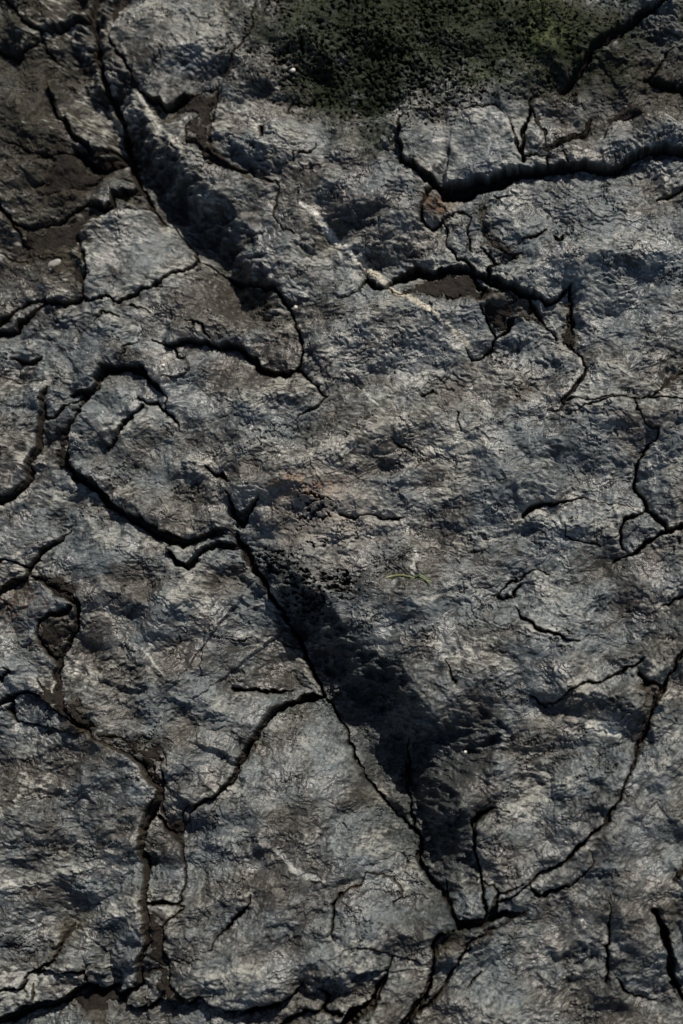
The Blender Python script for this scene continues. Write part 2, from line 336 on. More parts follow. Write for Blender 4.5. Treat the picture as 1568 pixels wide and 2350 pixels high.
# masks: soft blobs (cx, cy, rx, ry, angle)
SOIL = [P(4, "260,215 330,150 460,120 590,115 660,190 760,200 860,240 910,315 830,325 785,330 750,380 700,350 660,300 600,260 500,255 400,270 330,250"),
        P(4, "1010,260 1070,230 1070,330 1090,420 1100,480 1040,450 1010,420 1040,330"),
        P(1, "640,450 740,490 880,420 1000,420 970,560 960,650 890,660 850,600 900,540 800,520 700,520"),
        P(1, "880,670 960,560 975,690 1010,740 1150,800 1160,850 1080,800 950,760"),
        P(1, "60,1020 180,1020 330,960 380,920 500,960 380,990 350,1050 390,1254 250,1254 200,1180 90,1180"),
        P(3, "40,0 360,0 400,90 370,220 310,170 290,80 180,55 90,70"),
        P(1, "130,560 330,620 400,700 480,740 600,740 480,830 400,900 330,940 180,960 130,860 180,740"),
        P(1, "560,720 640,840 700,940 620,950 510,960 515,900 620,860 600,780"),
        P(7, "690,740 760,760 775,860 755,920 790,990 730,980 680,1000 690,870"),
        P(7, "740,1080 790,1060 860,1130 860,1165 760,1140"),
        P(7, "360,1110 430,1080 590,1110 600,1170 500,1150 510,1230 440,1254 370,1220 330,1150"),
        P(7, "650,30 740,60 760,150 745,170 700,120"),
        P(7, "290,800 350,800 400,770 330,850 280,960 230,960"),
        P(5, "180,590 350,550 375,580 300,700 270,770 240,740 190,690"),
        P(5, "170,390 290,390 350,440 375,520 260,455"),
        P(5, "300,1000 380,940 420,1050 450,1080 410,1110"),
        P(3, "240,960 290,860 360,800 400,720 380,800 310,890 310,1010 270,1000"),
        P(6, "1360,880 1430,900 1450,960 1400,1060 1350,1200 1370,980"),
        P(2, "380,870 480,920 520,960 440,990 390,950"),
        P(2, "610,950 660,910 700,1080 830,1190 740,1180 640,1080"),
        P(8, "430,840 560,830 720,790 700,850 590,900 480,930 430,930"),
        P(7, "860,1150 960,1170 1110,1200 1300,1160 1200,1215 1030,1210"),
        P(5, "640,1160 740,1190 770,1254 660,1240"),
        ]
# ------------------------------------------------------------------ number fields
rng = np.random.RandomState(11)


def perlin(x, y, seed, ang=0.0, sx=1.0, sy=1.0):
    if ang:
        c, s = math.cos(ang), math.sin(ang)
        x, y = x * c + y * s, -x * s + y * c
    x = x / sx + 37.3 + seed * 11.7
    y = y / sy + 91.9 + seed * 5.3
    r = np.random.RandomState(1000 + seed)
    N = 256
    g = r.uniform(0, 2 * np.pi, (N, N)).astype(np.float32)
    gx, gy = np.cos(g), np.sin(g)
    xi = np.floor(x).astype(np.int32); yi = np.floor(y).astype(np.int32)
    fx = (x - xi).astype(np.float32); fy = (y - yi).astype(np.float32)
    u = fx * fx * fx * (fx * (fx * 6 - 15) + 10); v = fy * fy * fy * (fy * (fy * 6 - 15) + 10)
    x0 = xi & 255; x1 = (xi + 1) & 255; y0 = yi & 255; y1 = (yi + 1) & 255
    a = gx[y0, x0] * fx + gy[y0, x0] * fy
    b = gx[y0, x1] * (fx - 1) + gy[y0, x1] * fy
    c_ = gx[y1, x0] * fx + gy[y1, x0] * (fy - 1)
    d = gx[y1, x1] * (fx - 1) + gy[y1, x1] * (fy - 1)
    return ((a + u * (b - a)) * (1 - v) + (c_ + u * (d - c_)) * v) * 1.5


def fbm(x, y, seed, s, n, ang=0.0, asp=1.0, gain=0.5):
    t = 0; a = 1.0; tot = 0
    for i in range(n):
        t = t + a * perlin(x, y, seed + i, ang, s * asp, s)
        tot += a; a *= gain; s *= 0.5
    return t / tot


def tin(x, y, seed, s, ang=0.0, asp=1.0):
    """flat facets meeting in creases: heights at jittered lattice corners, joined by plane triangles"""
    c, q = math.cos(ang), math.sin(ang)
    x, y = (x * c + y * q) / (s * asp), (-x * q + y * c) / s
    k = (x + y) * 0.3660254
    a, b = x + k + 40 + seed, y + k + 40 + seed
    ai = np.floor(a).astype(np.int32); bi = np.floor(b).astype(np.int32)
    fa = (a - ai).astype(np.float32); fb = (b - bi).astype(np.float32)
    g = np.random.RandomState(2000 + seed).uniform(-1, 1, (256, 256)).astype(np.float32)
    a0 = ai & 255; a1 = (ai + 1) & 255; b0 = bi & 255; b1 = (bi + 1) & 255
    h00 = g[b0, a0]; h11 = g[b1, a1]
    lo = fa > fb
    hm = np.where(lo, g[b0, a1], g[b1, a0])
    big_, sml = np.maximum(fa, fb), np.minimum(fa, fb)
    return h00 + big_ * (hm - h00) + sml * (h11 - hm)


def sstep(a, b, v):
    t = np.clip((v - a) / (b - a), 0, 1)
    return t * t * (3 - 2 * t)


nx = int((X1 - X0) / STEP) + 1
ny = int((Y1 - Y0) / STEP) + 1
gx1 = (X0 + np.arange(nx) * STEP).astype(np.float32)
gy1 = (Y0 + np.arange(ny) * STEP).astype(np.float32)
GX, GY = np.meshgrid(gx1, gy1)

# the drawn lines wander a little, as broken rock does
n40x = fbm(GX, GY, 1, 46, 2); n40y = fbm(GX, GY, 5, 46, 2)
n10x = fbm(GX, GY, 9, 11, 2); n10y = fbm(GX, GY, 13, 11, 2)
WX = GX + 6 * n40x + 1.6 * n10x + 4.2 * tin(GX, GY, 21, 24) + 1.9 * tin(GX, GY, 22, 9)
WY = GY + 6 * n40y + 1.6 * n10y + 4.2 * tin(GX, GY, 23, 24) + 1.9 * tin(GX, GY, 24, 9)


def line_field(pts, vals, reach):
    """distance, side and value along a polyline inside its box"""
    xs = [p[0] for p in pts]; ys = [p[1] for p in pts]
    r = reach + 14
    i0 = max(0, int((min(xs) - r - X0) / STEP)); i1 = min(nx, int((max(xs) + r - X0) / STEP) + 1)
    j0 = max(0, int((min(ys) - r - Y0) / STEP)); j1 = min(ny, int((max(ys) + r - Y0) / STEP) + 1)
    if i1 <= i0 or j1 <= j0:
        return None
    sl = (slice(j0, j1), slice(i0, i1))
    x = WX[sl]; y = WY[sl]
    D = np.full(x.shape, 1e9, np.float32); S = np.ones_like(D); V = np.zeros_like(D)
    for k in range(len(pts) - 1):
        ax, ay = pts[k]; bx, by = pts[k + 1]
        # only the part of the box this segment can reach
        a0 = max(i0, int((min(ax, bx) - r - X0) / STEP)) - i0; a1 = min(i1, int((max(ax, bx) + r - X0) / STEP) + 1) - i0
        b0 = max(j0, int((min(ay, by) - r - Y0) / STEP)) - j0; b1 = min(j1, int((max(ay, by) + r - Y0) / STEP) + 1) - j0
        if a1 <= a0 or b1 <= b0:
            continue
        q = (slice(b0, b1), slice(a0, a1))
        dx, dy = bx - ax, by - ay
        L2 = dx * dx + dy * dy + 1e-9
        px = x[q] - ax; py = y[q] - ay
        tr = (px * dx + py * dy) / L2
        t = np.clip(tr, 0, 1)
        ex = px - t * dx; ey = py - t * dy
        d = np.sqrt(ex * ex + ey * ey)
        side = np.where(dx * py - dy * px > 0, 1.0, -1.0)
        # at a shared corner prefer the segment the point projects onto
        pen = d + 0.02 * np.abs(tr - t) * math.sqrt(L2)
        m = pen < D[q]
        D[q] = np.where(m, pen, D[q])
        S[q] = np.where(m, side, S[q])
        V[q] = np.where(m, vals[k] + t * (vals[k + 1] - vals[k]), V[q])
    return sl, D, S, V


Hm = np.zeros((ny, nx), np.float32)       # broad shape
Hc = np.zeros((ny, nx), np.float32)       # crack cut
Hl = np.zeros((ny, nx), np.float32)       # worn lip
BED = np.full((ny, nx), -1e3, np.float32)
PD = np.full((ny, nx), 120.0, np.float32)
CD = np.full((ny, nx), 99.0, np.float32)  # distance from the nearest crack edge
RB = np.zeros((ny, nx), np.float32)       # how much of a slope: rough broken faces
WSC = 0.72
jit = np.clip(1 + 1.1 * fbm(GX, GY, 21, 44, 3) + 0.45 * tin(GX, GY, 25, 10), 0.15, 2)
for pts, w, dep, l, r, L, soil in CR:
    reach = max(L * 3.0 if (l or r) else 0, 110)
    res = line_field(pts, w, reach)
    if res is None:
        continue
    sl, D, S, V = res
    wv = np.minimum(0.30 * V + 0.045 * V * V, 0.74 * V) * (1 + (jit[sl] - 1) * np.minimum(1, 4.5 / (V + 0.1))) + 0.1
    e = D - wv
    dq = np.minimum(dep, 5 + 6.5 * V) * (0.75 + 0.5 * jit[sl] * 0.5)
    cut = -dq * (1 - sstep(-0.8, 0.7 + 0.03 * dq, e)) * sstep(0.2, 1.4, V)
    Hc[sl] = np.minimum(Hc[sl], cut)
    Hl[sl] = np.minimum(Hl[sl], -1.3 * np.exp(-np.maximum(e, 0) / 4) * sstep(0.5, 2.5, V) - 1.8 * np.exp(-np.maximum(e, 0) / 16) * sstep(0.5, 2.5, V))
    CD[sl] = np.minimum(CD[sl], np.maximum(e, 0))
    if max(w) >= 3.4:
        PD[sl] = np.minimum(PD[sl], np.maximum(e, 0) + 22 * (1 - sstep(1.5, 3.5, V)))
    if l or r:
        # fade the lift towards the ends of the crack
        T = line_field(pts, [0.0] + [1.0] * (len(pts) - 2) + [0.0], reach)[3]
        lift = 1.9 * np.where(S > 0, r, l) * np.exp(-(D / L) ** 1.5) * sstep(0, 1, T) * sstep(3 * L, 2.2 * L, D)
        Hm[sl] += lift
    if soil is not None:
        BED[sl] = np.maximum(BED[sl], np.where(e < 14, -soil + 2.0 - np.maximum(e, 0) * 0.6, -1e3))
for pts, a, w, rec, side, flat in SL:
    res = line_field(pts, a, w + flat + rec * 3)
    if res is None:
        continue
    sl, D, S, V = res
    on = (S * side) > 0
    prof = np.minimum(D / w, 1.0)
    prof = prof * (0.55 + 0.45 * prof)
    Hm[sl] += np.where(on, -V * prof * np.exp(-np.maximum(D - w - flat, 0) / rec), V * 0.10 * (np.exp(-D / 40) - 1) * 0)
    RB[sl] = np.maximum(RB[sl], np.where(on, sstep(0, 14, D) * (1 - sstep(w * 0.8, w + flat + 24, D)) * np.clip(V / 60, 0, 1), 0))


def poly_mask(pts):
    """signed distance-like soft inside test"""
    n = len(pts)
    xs = [p[0] for p in pts]; ys = [p[1] for p in pts]
    i0 = max(0, int((min(xs) - 40 - X0) / STEP)); i1 = min(nx, int((max(xs) + 40 - X0) / STEP) + 1)
    j0 = max(0, int((min(ys) - 40 - Y0) / STEP)); j1 = min(ny, int((max(ys) + 40 - Y0) / STEP) + 1)
    sl = (slice(j0, j1), slice(i0, i1))
    x = WX[sl]; y = WY[sl]
    inside = np.zeros(x.shape, bool); D = np.full(x.shape, 1e9, np.float32)
    for k in range(n):
        ax, ay = pts[k]; bx, by = pts[(k + 1) % n]
        c = ((ay > y) != (by > y)) & (x < (bx - ax) * (y - ay) / ((by - ay) or 1e-6) + ax)
        inside ^= c
        dx, dy = bx - ax, by - ay
        t = np.clip(((x - ax) * dx + (y - ay) * dy) / (dx * dx + dy * dy + 1e-9), 0, 1)
        D = np.minimum(D, np.hypot(x - ax - t * dx, y - ay - t * dy))
    return sl, np.where(inside, D, -D)


SO = np.full((ny, nx), -40.0, np.float32)
for p in SOIL:
    p = [(x + (MARG + 20 if x > W0 - 6 else 0) - (MARG + 20 if x < 6 else 0), y) for x, y in p]
    sl, sd = poly_mask(p)
    SO[sl] = np.maximum(SO[sl], sd)


def blob(cx, cy, rx, ry, ang=0):
    a = math.radians(ang)
    x = (WX - cx) * math.cos(a) + (WY - cy) * math.sin(a)
    y = -(WX - cx) * math.sin(a) + (WY - cy) * math.cos(a)
    return np.exp(-((x / rx) ** 2 + (y / ry) ** 2))


# ------------------------------------------------------------------ texture of the stone
CWX, CWY = WX, WY                         # the cracks' own wander, kept for cutting the slabs apart
WX = GX + 6 * n40x + 1.6 * n10x
WY = GY + 6 * n40y + 1.6 * n10y
big = fbm(GX, GY, 31, 210, 3)
mid = fbm(WX, WY, 41, 80, 3)
wA = blob(1250, 2300, 420, 420) + 0.9 * blob(1500, 1900, 200, 500)
wB = blob(580, 1950, 240, 330) + 0.6 * blob(760, 2250, 150, 200)
wC = blob(350, 1450, 200, 260) * 0.7 + 0.7 * blob(450, 1000, 250, 160)
w0 = 0.55 + 0 * wA
tw = w0 + wA + wB + wC


def stri(seed, s, n, asp):
    a = fbm(WX, WY, seed, s, n, math.radians(12), asp, 0.6)
    b = fbm(WX, WY, seed + 7, s, n, math.radians(-38), asp, 0.6)
    c = fbm(WX, WY, seed + 13, s, n, math.radians(-68), asp, 0.6)
    d = fbm(WX, WY, seed + 19, s, n, math.radians(-25), asp, 0.6)
    return (a * w0 + b * wA + c * wB + d * wC) / tw * 1.15


s40 = stri(100, 30, 2, 2.8)
s14 = stri(140, 11, 2, 3.4)
s6 = stri(180, 4.6, 1, 3.2)
rid = 1 - np.abs(fbm(WX + 10 * s40, WY + 10 * s40, 61, 70, 3)) * 2.2     # sharp crests
terr = fbm(WX + 4 * n10x, WY + 4 * n10y, 71, 120, 3, math.radians(12), 1.5) * 7.0
tf = np.floor(terr); tt = terr - tf
terr = tf + sstep(0.55, 0.80, tt)          # flaked steps
fine = fbm(WX, WY, 81, 7.5, 2, 0, 1, 0.7)
grain = rng.normal(0, 1, (ny, nx)).astype(np.float32)

pit_zone = np.clip(1.35 * blob(920, 60, 320, 115) + blob(760, 180, 130, 70) + 0.8 * blob(1000, 200, 120, 60) + 0.3 * blob(1230, 50, 100, 60) + 0.35 * blob(860, 290, 90, 50)
                   + 0.3 * blob(990, 285, 60, 30), 0, 1.2)
pit_zone2 = np.clip(0.75 * blob(740, 1180, 60, 34) + 0.75 * blob(770, 1340, 55, 55) + 0.9 * blob(690, 1370, 60, 80, 0) + 0.5 * blob(620, 1290, 50, 60), 0, 1)
pzn = np.clip(pit_zone * (1 + 1.5 * fbm(WX, WY, 303, 120, 4)) + 0.12 * blob(1400, 60, 260, 160) * (1 + 2 * fbm(WX, WY, 304, 70, 3)), 0, 1.2)
pn = perlin(WX + 3 * n10x, WY + 3 * n10y, 301, math.radians(12), 11, 7) + 0.6 * perlin(WX, WY, 302, 0, 6, 4.5) + 0.5 * fbm(WX, WY, 305, 60, 3)
pits = sstep(0.20, 0.30, pn + 0.46 * pzn - 0.46) * sstep(0.08, 0.3, pzn)
pit_zone2 = np.clip(1.1 * blob(722, 1172, 46, 30) + 0.9 * blob(728, 1245, 22, 14) + 0.85 * blob(790, 1340, 40, 34) + 1.0 * blob(700, 1360, 55, 60, 20) + 0.9 * blob(620, 1280, 45, 40) + 0.5 * blob(710, 1130, 20, 12), 0, 1.1)
pn2 = perlin(WX + 5 * n10x, WY + 5 * n10y, 311, math.radians(-8), 17, 9) + 0.65 * perlin(WX, WY, 312, 0, 8, 5)
pits2 = sstep(0.24, 0.32, pn2 + 0.66 * pit_zone2 - 0.42) * sstep(0.2, 0.5, pit_zone2)

smooth = np.clip(blob(310, 570, 120, 90) + blob(1055, 320, 130, 70) + blob(380, 830, 60, 50) + blob(300, 960, 90, 70) * 0.8 + blob(700, 1760, 110, 100) * 0.7 + blob(550, 850, 120, 60) * 0.4
                 + blob(1330, 700, 150, 100) * 0.2 + blob(1080, 1740, 60, 120) + blob(430, 80, 100, 80) * 0.4 + blob(400, 1990, 40, 60) + blob(1290, 2020, 90, 40, -25) + 0.75 * blob(1530, 1850, 110, 260, 20) + 0.5 * blob(1250, 2180, 200, 60, -20), 0, 1)
rough = (1 - 0.62 * smooth) * (1 + 0.75 * RB)
peb = fbm(WX + 8 * s14, WY + 8 * s14, 91, 20, 3, math.radians(-20), 1.3, 0.65)
gul = -np.abs(fbm(WX + 12 * n10x, WY + 12 * n10y, 95, 90, 5, math.radians(-30), 1.6, 0.6))       # fold lines
wq = 26 * fbm(GX, GY, 96, 90, 3); wr = 26 * fbm(GX, GY, 99, 90, 3)
wq2 = wq + 3 * n10x + 1.5 * s14; wr2 = wr + 3 * n10y + 1.5 * s14
fct = 40.0 * tin(WX + wq2, WY + wr2, 3, 150, math.radians(-35), 1.5) + 12.5 * tin(WX + wq2, WY + wr2, 5, 70, math.radians(20), 1.4) \
    + 1.3 * tin(WX + wr2, WY - wq2, 7, 34, math.radians(-20), 1.5) + 0.3 * tin(WX + 3 * n10x, WY + 3 * n10y, 9, 15, math.radians(10), 1.7)
rvar = 0.55 + 0.75 * sstep(-0.25, 0.35, fbm(WX, WY, 97, 110, 3))        # some faces are broken rough, some cleaved clean
rough = rough * rvar
shelf = fbm(WX + 3 * n10x, WY + 3 * n10y, 93, 80, 3, math.radians(-22), 2.4, 0.5) * 8.0      # thin layered ledges
sf = np.floor(shelf); sfr = shelf - sf
shelf = sf + sstep(0.70, 0.86, sfr) + 0.25 * sfr
crum = RB * (14.0 * tin(WX + 3 * n10x, WY + 3 * n10y, 31, 26, math.radians(-35), 1.6) + 9.0 * tin(WX + 2 * n10y, WY - 2 * n10x, 32, 12, math.radians(15), 1.8) + 5 * s14)
foldm = np.clip(0.9 * blob(170, 1950, 200, 260) + 0.7 * blob(110, 1050, 130, 180) + 0.7 * blob(1300, 2230, 330, 130) + 0.6 * blob(60, 400, 200, 250) + 0.5 * blob(420, 1560, 180, 90)
                + 0.6 * blob(520, 700, 140, 70) + 0.5 * blob(760, 2230, 120, 100) + 0.5 * blob(1300, 1850, 120, 120), 0, 1)
fold = 22 * foldm * (0.45 - np.abs(fbm(WX + 20 * n40x, WY + 20 * n40y, 88, 62, 3, math.radians(-30), 2.0, 0.45)) * 1.8)
und = perlin(WX + 30 * n40x, WY + 30 * n40y, 89, 0, 46, 46) + 0.5 * perlin(WX + 24 * n40x, WY + 24 * n40y, 90, 0, 25, 25)
fine_k = 0.18 + 0.6 * sstep(0.05, 0.4, fbm(WX, WY, 92, 60, 4)) + 1.0 * RB
tex = 9.0 * big + 6.0 * mid + fct * (1 - 0.62 * smooth) + 0.8 * und * (1 - 0.7 * smooth) + 1.4 * s40 * rough + 1.5 * rid * (0.5 + 1.2 * RB) * (1 - 0.6 * smooth) + 3.4 * terr * (1 - 0.7 * smooth) * rvar \
    + 3.2 * shelf * (1 - 0.8 * smooth) * rvar + (1.5 * s14 * rough + 0.25 * peb * rough + 0.8 * s6 * rough + 0.2 * fine * rough) * fine_k + 0.03 * grain + crum \
    + fold - 7 * sstep(-0.06, 0.0, gul) * (1 - 0.7 * smooth) * (0.25 + sstep(0.0, 0.4, mid))
chip = np.clip(1 + 1.6 * tin(WX, WY, 41, 34) + 0.6 * tin(WX, WY, 42, 13), 0.1, 2.2)      # edges chipped back here and there
Hm = Hm + 13 * (1 - np.exp(-PD / (15 * chip)))
H = Hm + tex + Hl
Hsm = Hm + 9.0 * big + 6.0 * mid + 40.0 * tin(WX + wq2, WY + wr2, 3, 150, math.radians(-35), 1.5) * (1 - 0.62 * smooth)
pz = pits * 12.0 + pits2 * 18
H = H - pz + 2.2 * pit_zone * fbm(WX, WY, 331, 12, 2)
SOn = SO - 7 + 26 * fbm(WX, WY, 351, 30, 5, 0, 1, 0.65) - 30 * blob(90, 370, 200, 200)
soilm = sstep(-5, 7, SOn)
H = H - 9 * soilm
H = H + Hc
bednoise = 6.0 * fbm(WX, WY, 361, 34, 4) + 2.6 * fbm(WX, WY, 371, 9, 3, 0, 1, 0.65) + 0.35 * grain
BEDH = np.maximum(np.maximum(BED, -60) + Hsm * 1.0, -60 + Hsm)
BEDH = np.where(soilm > 0.02, np.maximum(BEDH, Hsm - 14 + 8 * soilm + (Hc > -7) * 2.0), BEDH) + bednoise
# soil lies no higher than the floor of a deep cut
BEDH = np.where((Hc < -20) & (BED < -900), Hsm + np.maximum(Hc * 1.3, -90) + bednoise, BEDH)


def to_world(x, y, h):
    """a spot on the rock plan, h drawing units high"""
    u = (x / W0 - 0.5) * W0 / H0 * SENS / LENS
    v = (0.5 - y / H0) * SENS / LENS
    dx = fwd.x + right.x * u + up.x * v
    dy = fwd.y + right.y * u + up.y * v
    dz = fwd.z + right.z * u + up.z * v
    t = -CAM_POS.z / dz
    return CAM_POS.x + dx * t, CAM_POS.y + dy * t, h * PX + 0 * t


# ------------------------------------------------------------------ which slab is which
LS = 2.0
lnx = int((X1 - X0) / LS) + 1; lny = int((Y1 - Y0) / LS) + 1
#SEPS_HERE
SEPS = [
    cat(P(1, "625,400 690,520 720,580 860,700 930,800 1000,870 1080,960 1150,1050 1200,1140"), P(3, "1290,170 1350,250 1350,330")),
    cat(P(1, "1345,1070 1330,1180"), P(3, "1390,210 1350,250")),
    P(1, "970,690 945,700"), [(784, 684), (700, 700), (675, 690)], [(1089, 612), (1084, 618)],
    P(1, "900,410 1000,490"),
    P(2, "700,490 870,440 1020,400"), P(2, "940,690 945,720"), P(2, "850,720 830,740"), P(2, "1040,755 1050,772"),
    P(2, "590,990 620,930 640,850"), P(2, "595,1165 610,1225"), P(4, "830,40 900,60 1000,100 1055,180"),
    P(4, "985,405 1080,480"),
    [(755, 914), (790, 1000), (808, 1095), (740, 1110), (640, 1150), (550, 1212)],
    cat(P(5, "1080,170 1130,190 1250,250 1350,340 1480,430"), P(6, "0,590 80,680 180,750 270,790 320,850 380,920 410,1000 450,1060 490,1130"), P(8, "505,40 510,130 560,250 600,325")),
    P(8, "672,745 690,760 700,745"),
    cat(P(6, "865,945 820,1010 760,1140"), P(8, "760,60 690,170 650,250 600,325")), P(6, "942,990 940,985"), P(6, "1385,775 1360,840"),
    P(6, "835,100 820,130 760,230 700,330 710,440 800,520"), P(6, "1090,690 1250,640 1400,560 1470,520"), P(6, "812,420 812,395"),
    P(6, "1300,260 1330,290"), P(6, "1390,80 1400,60"), P(4, "1000,745 1040,770"), P(4, "1270,710 1290,700"),
    P(8, "1220,700 1300,660 1440,740"), P(8, "1440,1150 1510,1110 1530,1070"), P(8, "1215,1070 1265,1050"), P(8, "1440,740 1500,650 1525,600"),
    P(8, "850,742 1000,760 1220,700"), P(8, "1215,1070 1180,1150 1060,1420"), P(8, "520,760 520,772"), P(8, "330,375 355,420"), P(6, "1470,885 1480,890"), P(5, "405,1108 430,1110"), [(550, 1212), (538, 1216)], P(5, "138,390 118,393"), P(5, "138,350 138,392"),
    P(8, "350,1210 280,1300"), P(8, "245,700 260,820 250,930"), cat(P(8, "0,910"), P(7, "1500,1000 1400,1060 1460,1100")), P(7, "1540,870 1568,912"),
    P(7, "740,300 702,290"), P(3, "235,650 330,690"), P(3, "600,240 600,275 620,340 650,380"), P(3, "570,530 560,565"),
    P(3, "650,380 700,440 745,440"), P(3, "740,625 690,620"), P(3, "700,440 650,450"), P(3, "825,850 950,1020"),
    cat(P(3, "1060,1085 1060,1110"), P(5, "1040,0")), P(5, "1105,130 1080,170"), cat(P(5, "310,178 330,60"), P(3, "320,1100 300,1060 340,1050")),
]
#SLABS_HERE
SLABS = [
    ((1134, 1268), 'rock_slab', 'vast blue grey slab with glinting flakes filling the centre right'),
    ((914, 210), 'rock_slab', 'pitted slab under dark green algae at the top middle'),
    ((328, 1482), 'rock_slab', 'large bumpy grey slab left of the rough dark band'),
    ((30, 1480), 'rock_slab', 'rust stained knobbly slab by the left edge beside the curved brown crack'),
    ((600, 1984), 'rock_slab', 'tall grey slab with a pointed lit top rising between two forking cracks'),
    ((126, 1948), 'rock_slab', 'big rough dark slab in the lower left corner with a steep right side'),
    ((1416, 598), 'rock_slab', 'broad finely rippled grey slab below the long black gap at upper right'),
    ((876, 1672), 'rock_slab', 'rough blackish sloping band running down from the pitted patch to the lower middle'),
    ((1174, 2266), 'rock_slab', 'blurred streaky slab at the bottom right, left of the short upright crack'),
    ((1286, 1788), 'rock_slab', 'rounded dark blue grey slab enclosed by the long curved crack at lower right'),
    ((1374, 1304), 'rock_slab', 'low grey slab at the right edge with a small flake and a hooked crack'),
    ((586, 978), 'rock_slab', 'brown grey slab between the undercut ledge and the rusty spot left of centre'),
    ((82, 882), 'rock_slab', 'wrinkled blue grey slab at the left edge under the long thin crack'),
    ((332, 1054), 'rock_slab', 'raised oblong slab with a short black fissure, deep crack under its lower left side'),
    ((314, 2330), 'rock_slab', 'pale ledge lying along the bottom edge below the black undercut'),
    ((1550, 2246), 'rock_slab', 'dark out of focus slab filling the bottom right corner'),
    ((1540, 1750), 'rock_slab', 'smooth blurred slab sloping down the right edge outside the curved crack'),
    ((396, 500), 'rock_slab', 'long dark steep slope running from the top left down to the middle'),
    ((1476, 166), 'rock_slab', 'brown and dark slab in the top right below the slanting black valley'),
    ((60, 590), 'rock_slab', 'grey slab with brown soil at the left edge, west of the rounded pale cobble'),
    ((508, 720), 'rock_slab', 'warm brown ridged slab directly right of the rounded pale cobble, steep at its lower edge'),
    ((46, 230), 'rock_slab', 'dark brown lumpy slab at the left edge beside the pale upright flake'),
    ((420, 60), 'rock_slab', 'rounded pale grey block at the top, outlined by a thin crack on its left'),
    ((70, 1152), 'rock_slab', 'narrow grey slab running from the left edge up beside the raised oblong slab'),
    ((1558, 1060), 'rock_slab', 'slab cut by the right edge beside the wavy upright crack'),
    ((1072, 342), 'rock_block', 'thick pale block overhanging the widest black gap'),
    ((82, 406), 'rock_slab', 'dark lumpy slab at the left edge above the bent pale splinter'),
    ((298, 578), 'rock_block', 'smooth rounded pale cobble wedged at upper left beside the dark slope'),
    ((532, 418), 'rock_slab', 'bright lit strip of stone along the crest above the dark slope'),
    ((762, 2298), 'rock_slab', 'slanting dark lump at the bottom edge left of the black slit'),
    ((1466, 2182), 'rock_block', 'blurred squarish block at lower right between the upright crack and the dark drop'),
    ((104, -14), 'rock_slab', 'grey slab at the top left corner ending at a black curved crack'),
    ((878, 2320), 'rock_slab', 'narrow wedge of stone at the bottom edge between two slanting black slits'),
    ((194, 234), 'rock_block', 'pale upright flake of stone surrounded by brown rock at upper left'),
    ((844, 2098), 'rock_block', 'rounded shiny hump with a dark dimple near the lower middle'),
    ((46, 2284), 'rock_slab', 'wet looking ridge above the black undercut in the lower left corner'),
    ((1466, 326), 'rock_block', 'pale peaked ledge above the thin black gap at upper right'),
    ((-8, 42), 'rock_slab', 'sliver of brown rock in the extreme top left corner'),
    ((374, 1982), 'rock_block', 'flat bluish upright block fitted between two cracks at lower left'),
    ((1584, 144), 'rock_slab', 'dark slab at the top right edge above the brown soil'),
    ((1220, 636), 'rock_block', 'small lens shaped block above the brown soil pocket'),
    ((1284, 270), 'rock_block', 'squat pale block with a shadowed lower edge right of the thick overhanging block'),
    ((1590, 878), 'rock_slab', 'thin wedge of stone at the right edge between two meeting cracks'),
    ((360, 832), 'rock_block', 'flat rounded chip of stone carrying a tiny white pebble'),
    ((372, 2168), 'rock_block', 'brown crumbly filling stone in the crack below the flat bluish block'),
    ((-20, 1326), 'rock_slab', 'small smooth wedge at the left edge where two cracks meet'),
    ((164, 96), 'rock_block', 'small dark stone with a pale spot under the black curved crack at top left'),
    ((1028, 466), 'rock_block', 'rusty orange brown stone just below the widest black gap'),
    ((1276, 720), 'rock_block', 'dark triangular stone between the soil pocket and the brown vertical fissure'),
    ((1468, 1216), 'rock_block', 'small knobbly stone in the hook of the crack near the right edge'),
    ((342, 2270), 'rock_block', 'small pale lump at the foot of the lower left crack'),
    ((1052, 536), 'rock_block', 'pale pointed wedge with a knife sharp right edge below the rusty stone'),
    ((258, 430), 'rock_block', 'bent pale splinter casting a square black shadow'),
    ((1186, 266), 'rock_block', 'crumbly dark wedge between the thick overhanging block and the narrow tooth of stone'),
    ((1224, 320), 'rock_block', 'narrow tooth of grey stone between two soil filled cracks'),
    ((32, 728), 'rock_block', 'thin sliver of stone between the forks of a crack at the left edge'),
    ((460, 308), 'rock_block', 'small bright stone bedded in brown soil beneath the rounded top block'),
    ((1170, 1350), 'rock_block', 'tiny diamond shaped flake ringed by a thin crack'),
    ((418, 1275), 'rock_block', 'small dark arrowhead shaped shard in the deep crack left of centre'),
    ((1325, 2010), 'rock_block', 'smooth long pebble like flake along the lower right curved crack'),
    ((1122, 2050), 'rock_block', 'small upright stone at the lower end of the two steep cracks'),
]
bar = np.zeros((lny, lnx), bool)


def raster(pts):
    for (ax, ay), (bx, by) in zip(pts[:-1], pts[1:]):
        n = int(math.hypot(bx - ax, by - ay) / (LS * 0.4)) + 2
        xs = ((np.linspace(ax, bx, n) - X0) / LS).astype(int); ys = ((np.linspace(ay, by, n) - Y0) / LS).astype(int)
        ok = (xs >= 0) & (xs < lnx - 1) & (ys >= 0) & (ys < lny)
        bar[ys[ok], xs[ok]] = True
        bar[ys[ok], xs[ok] + 1] = True


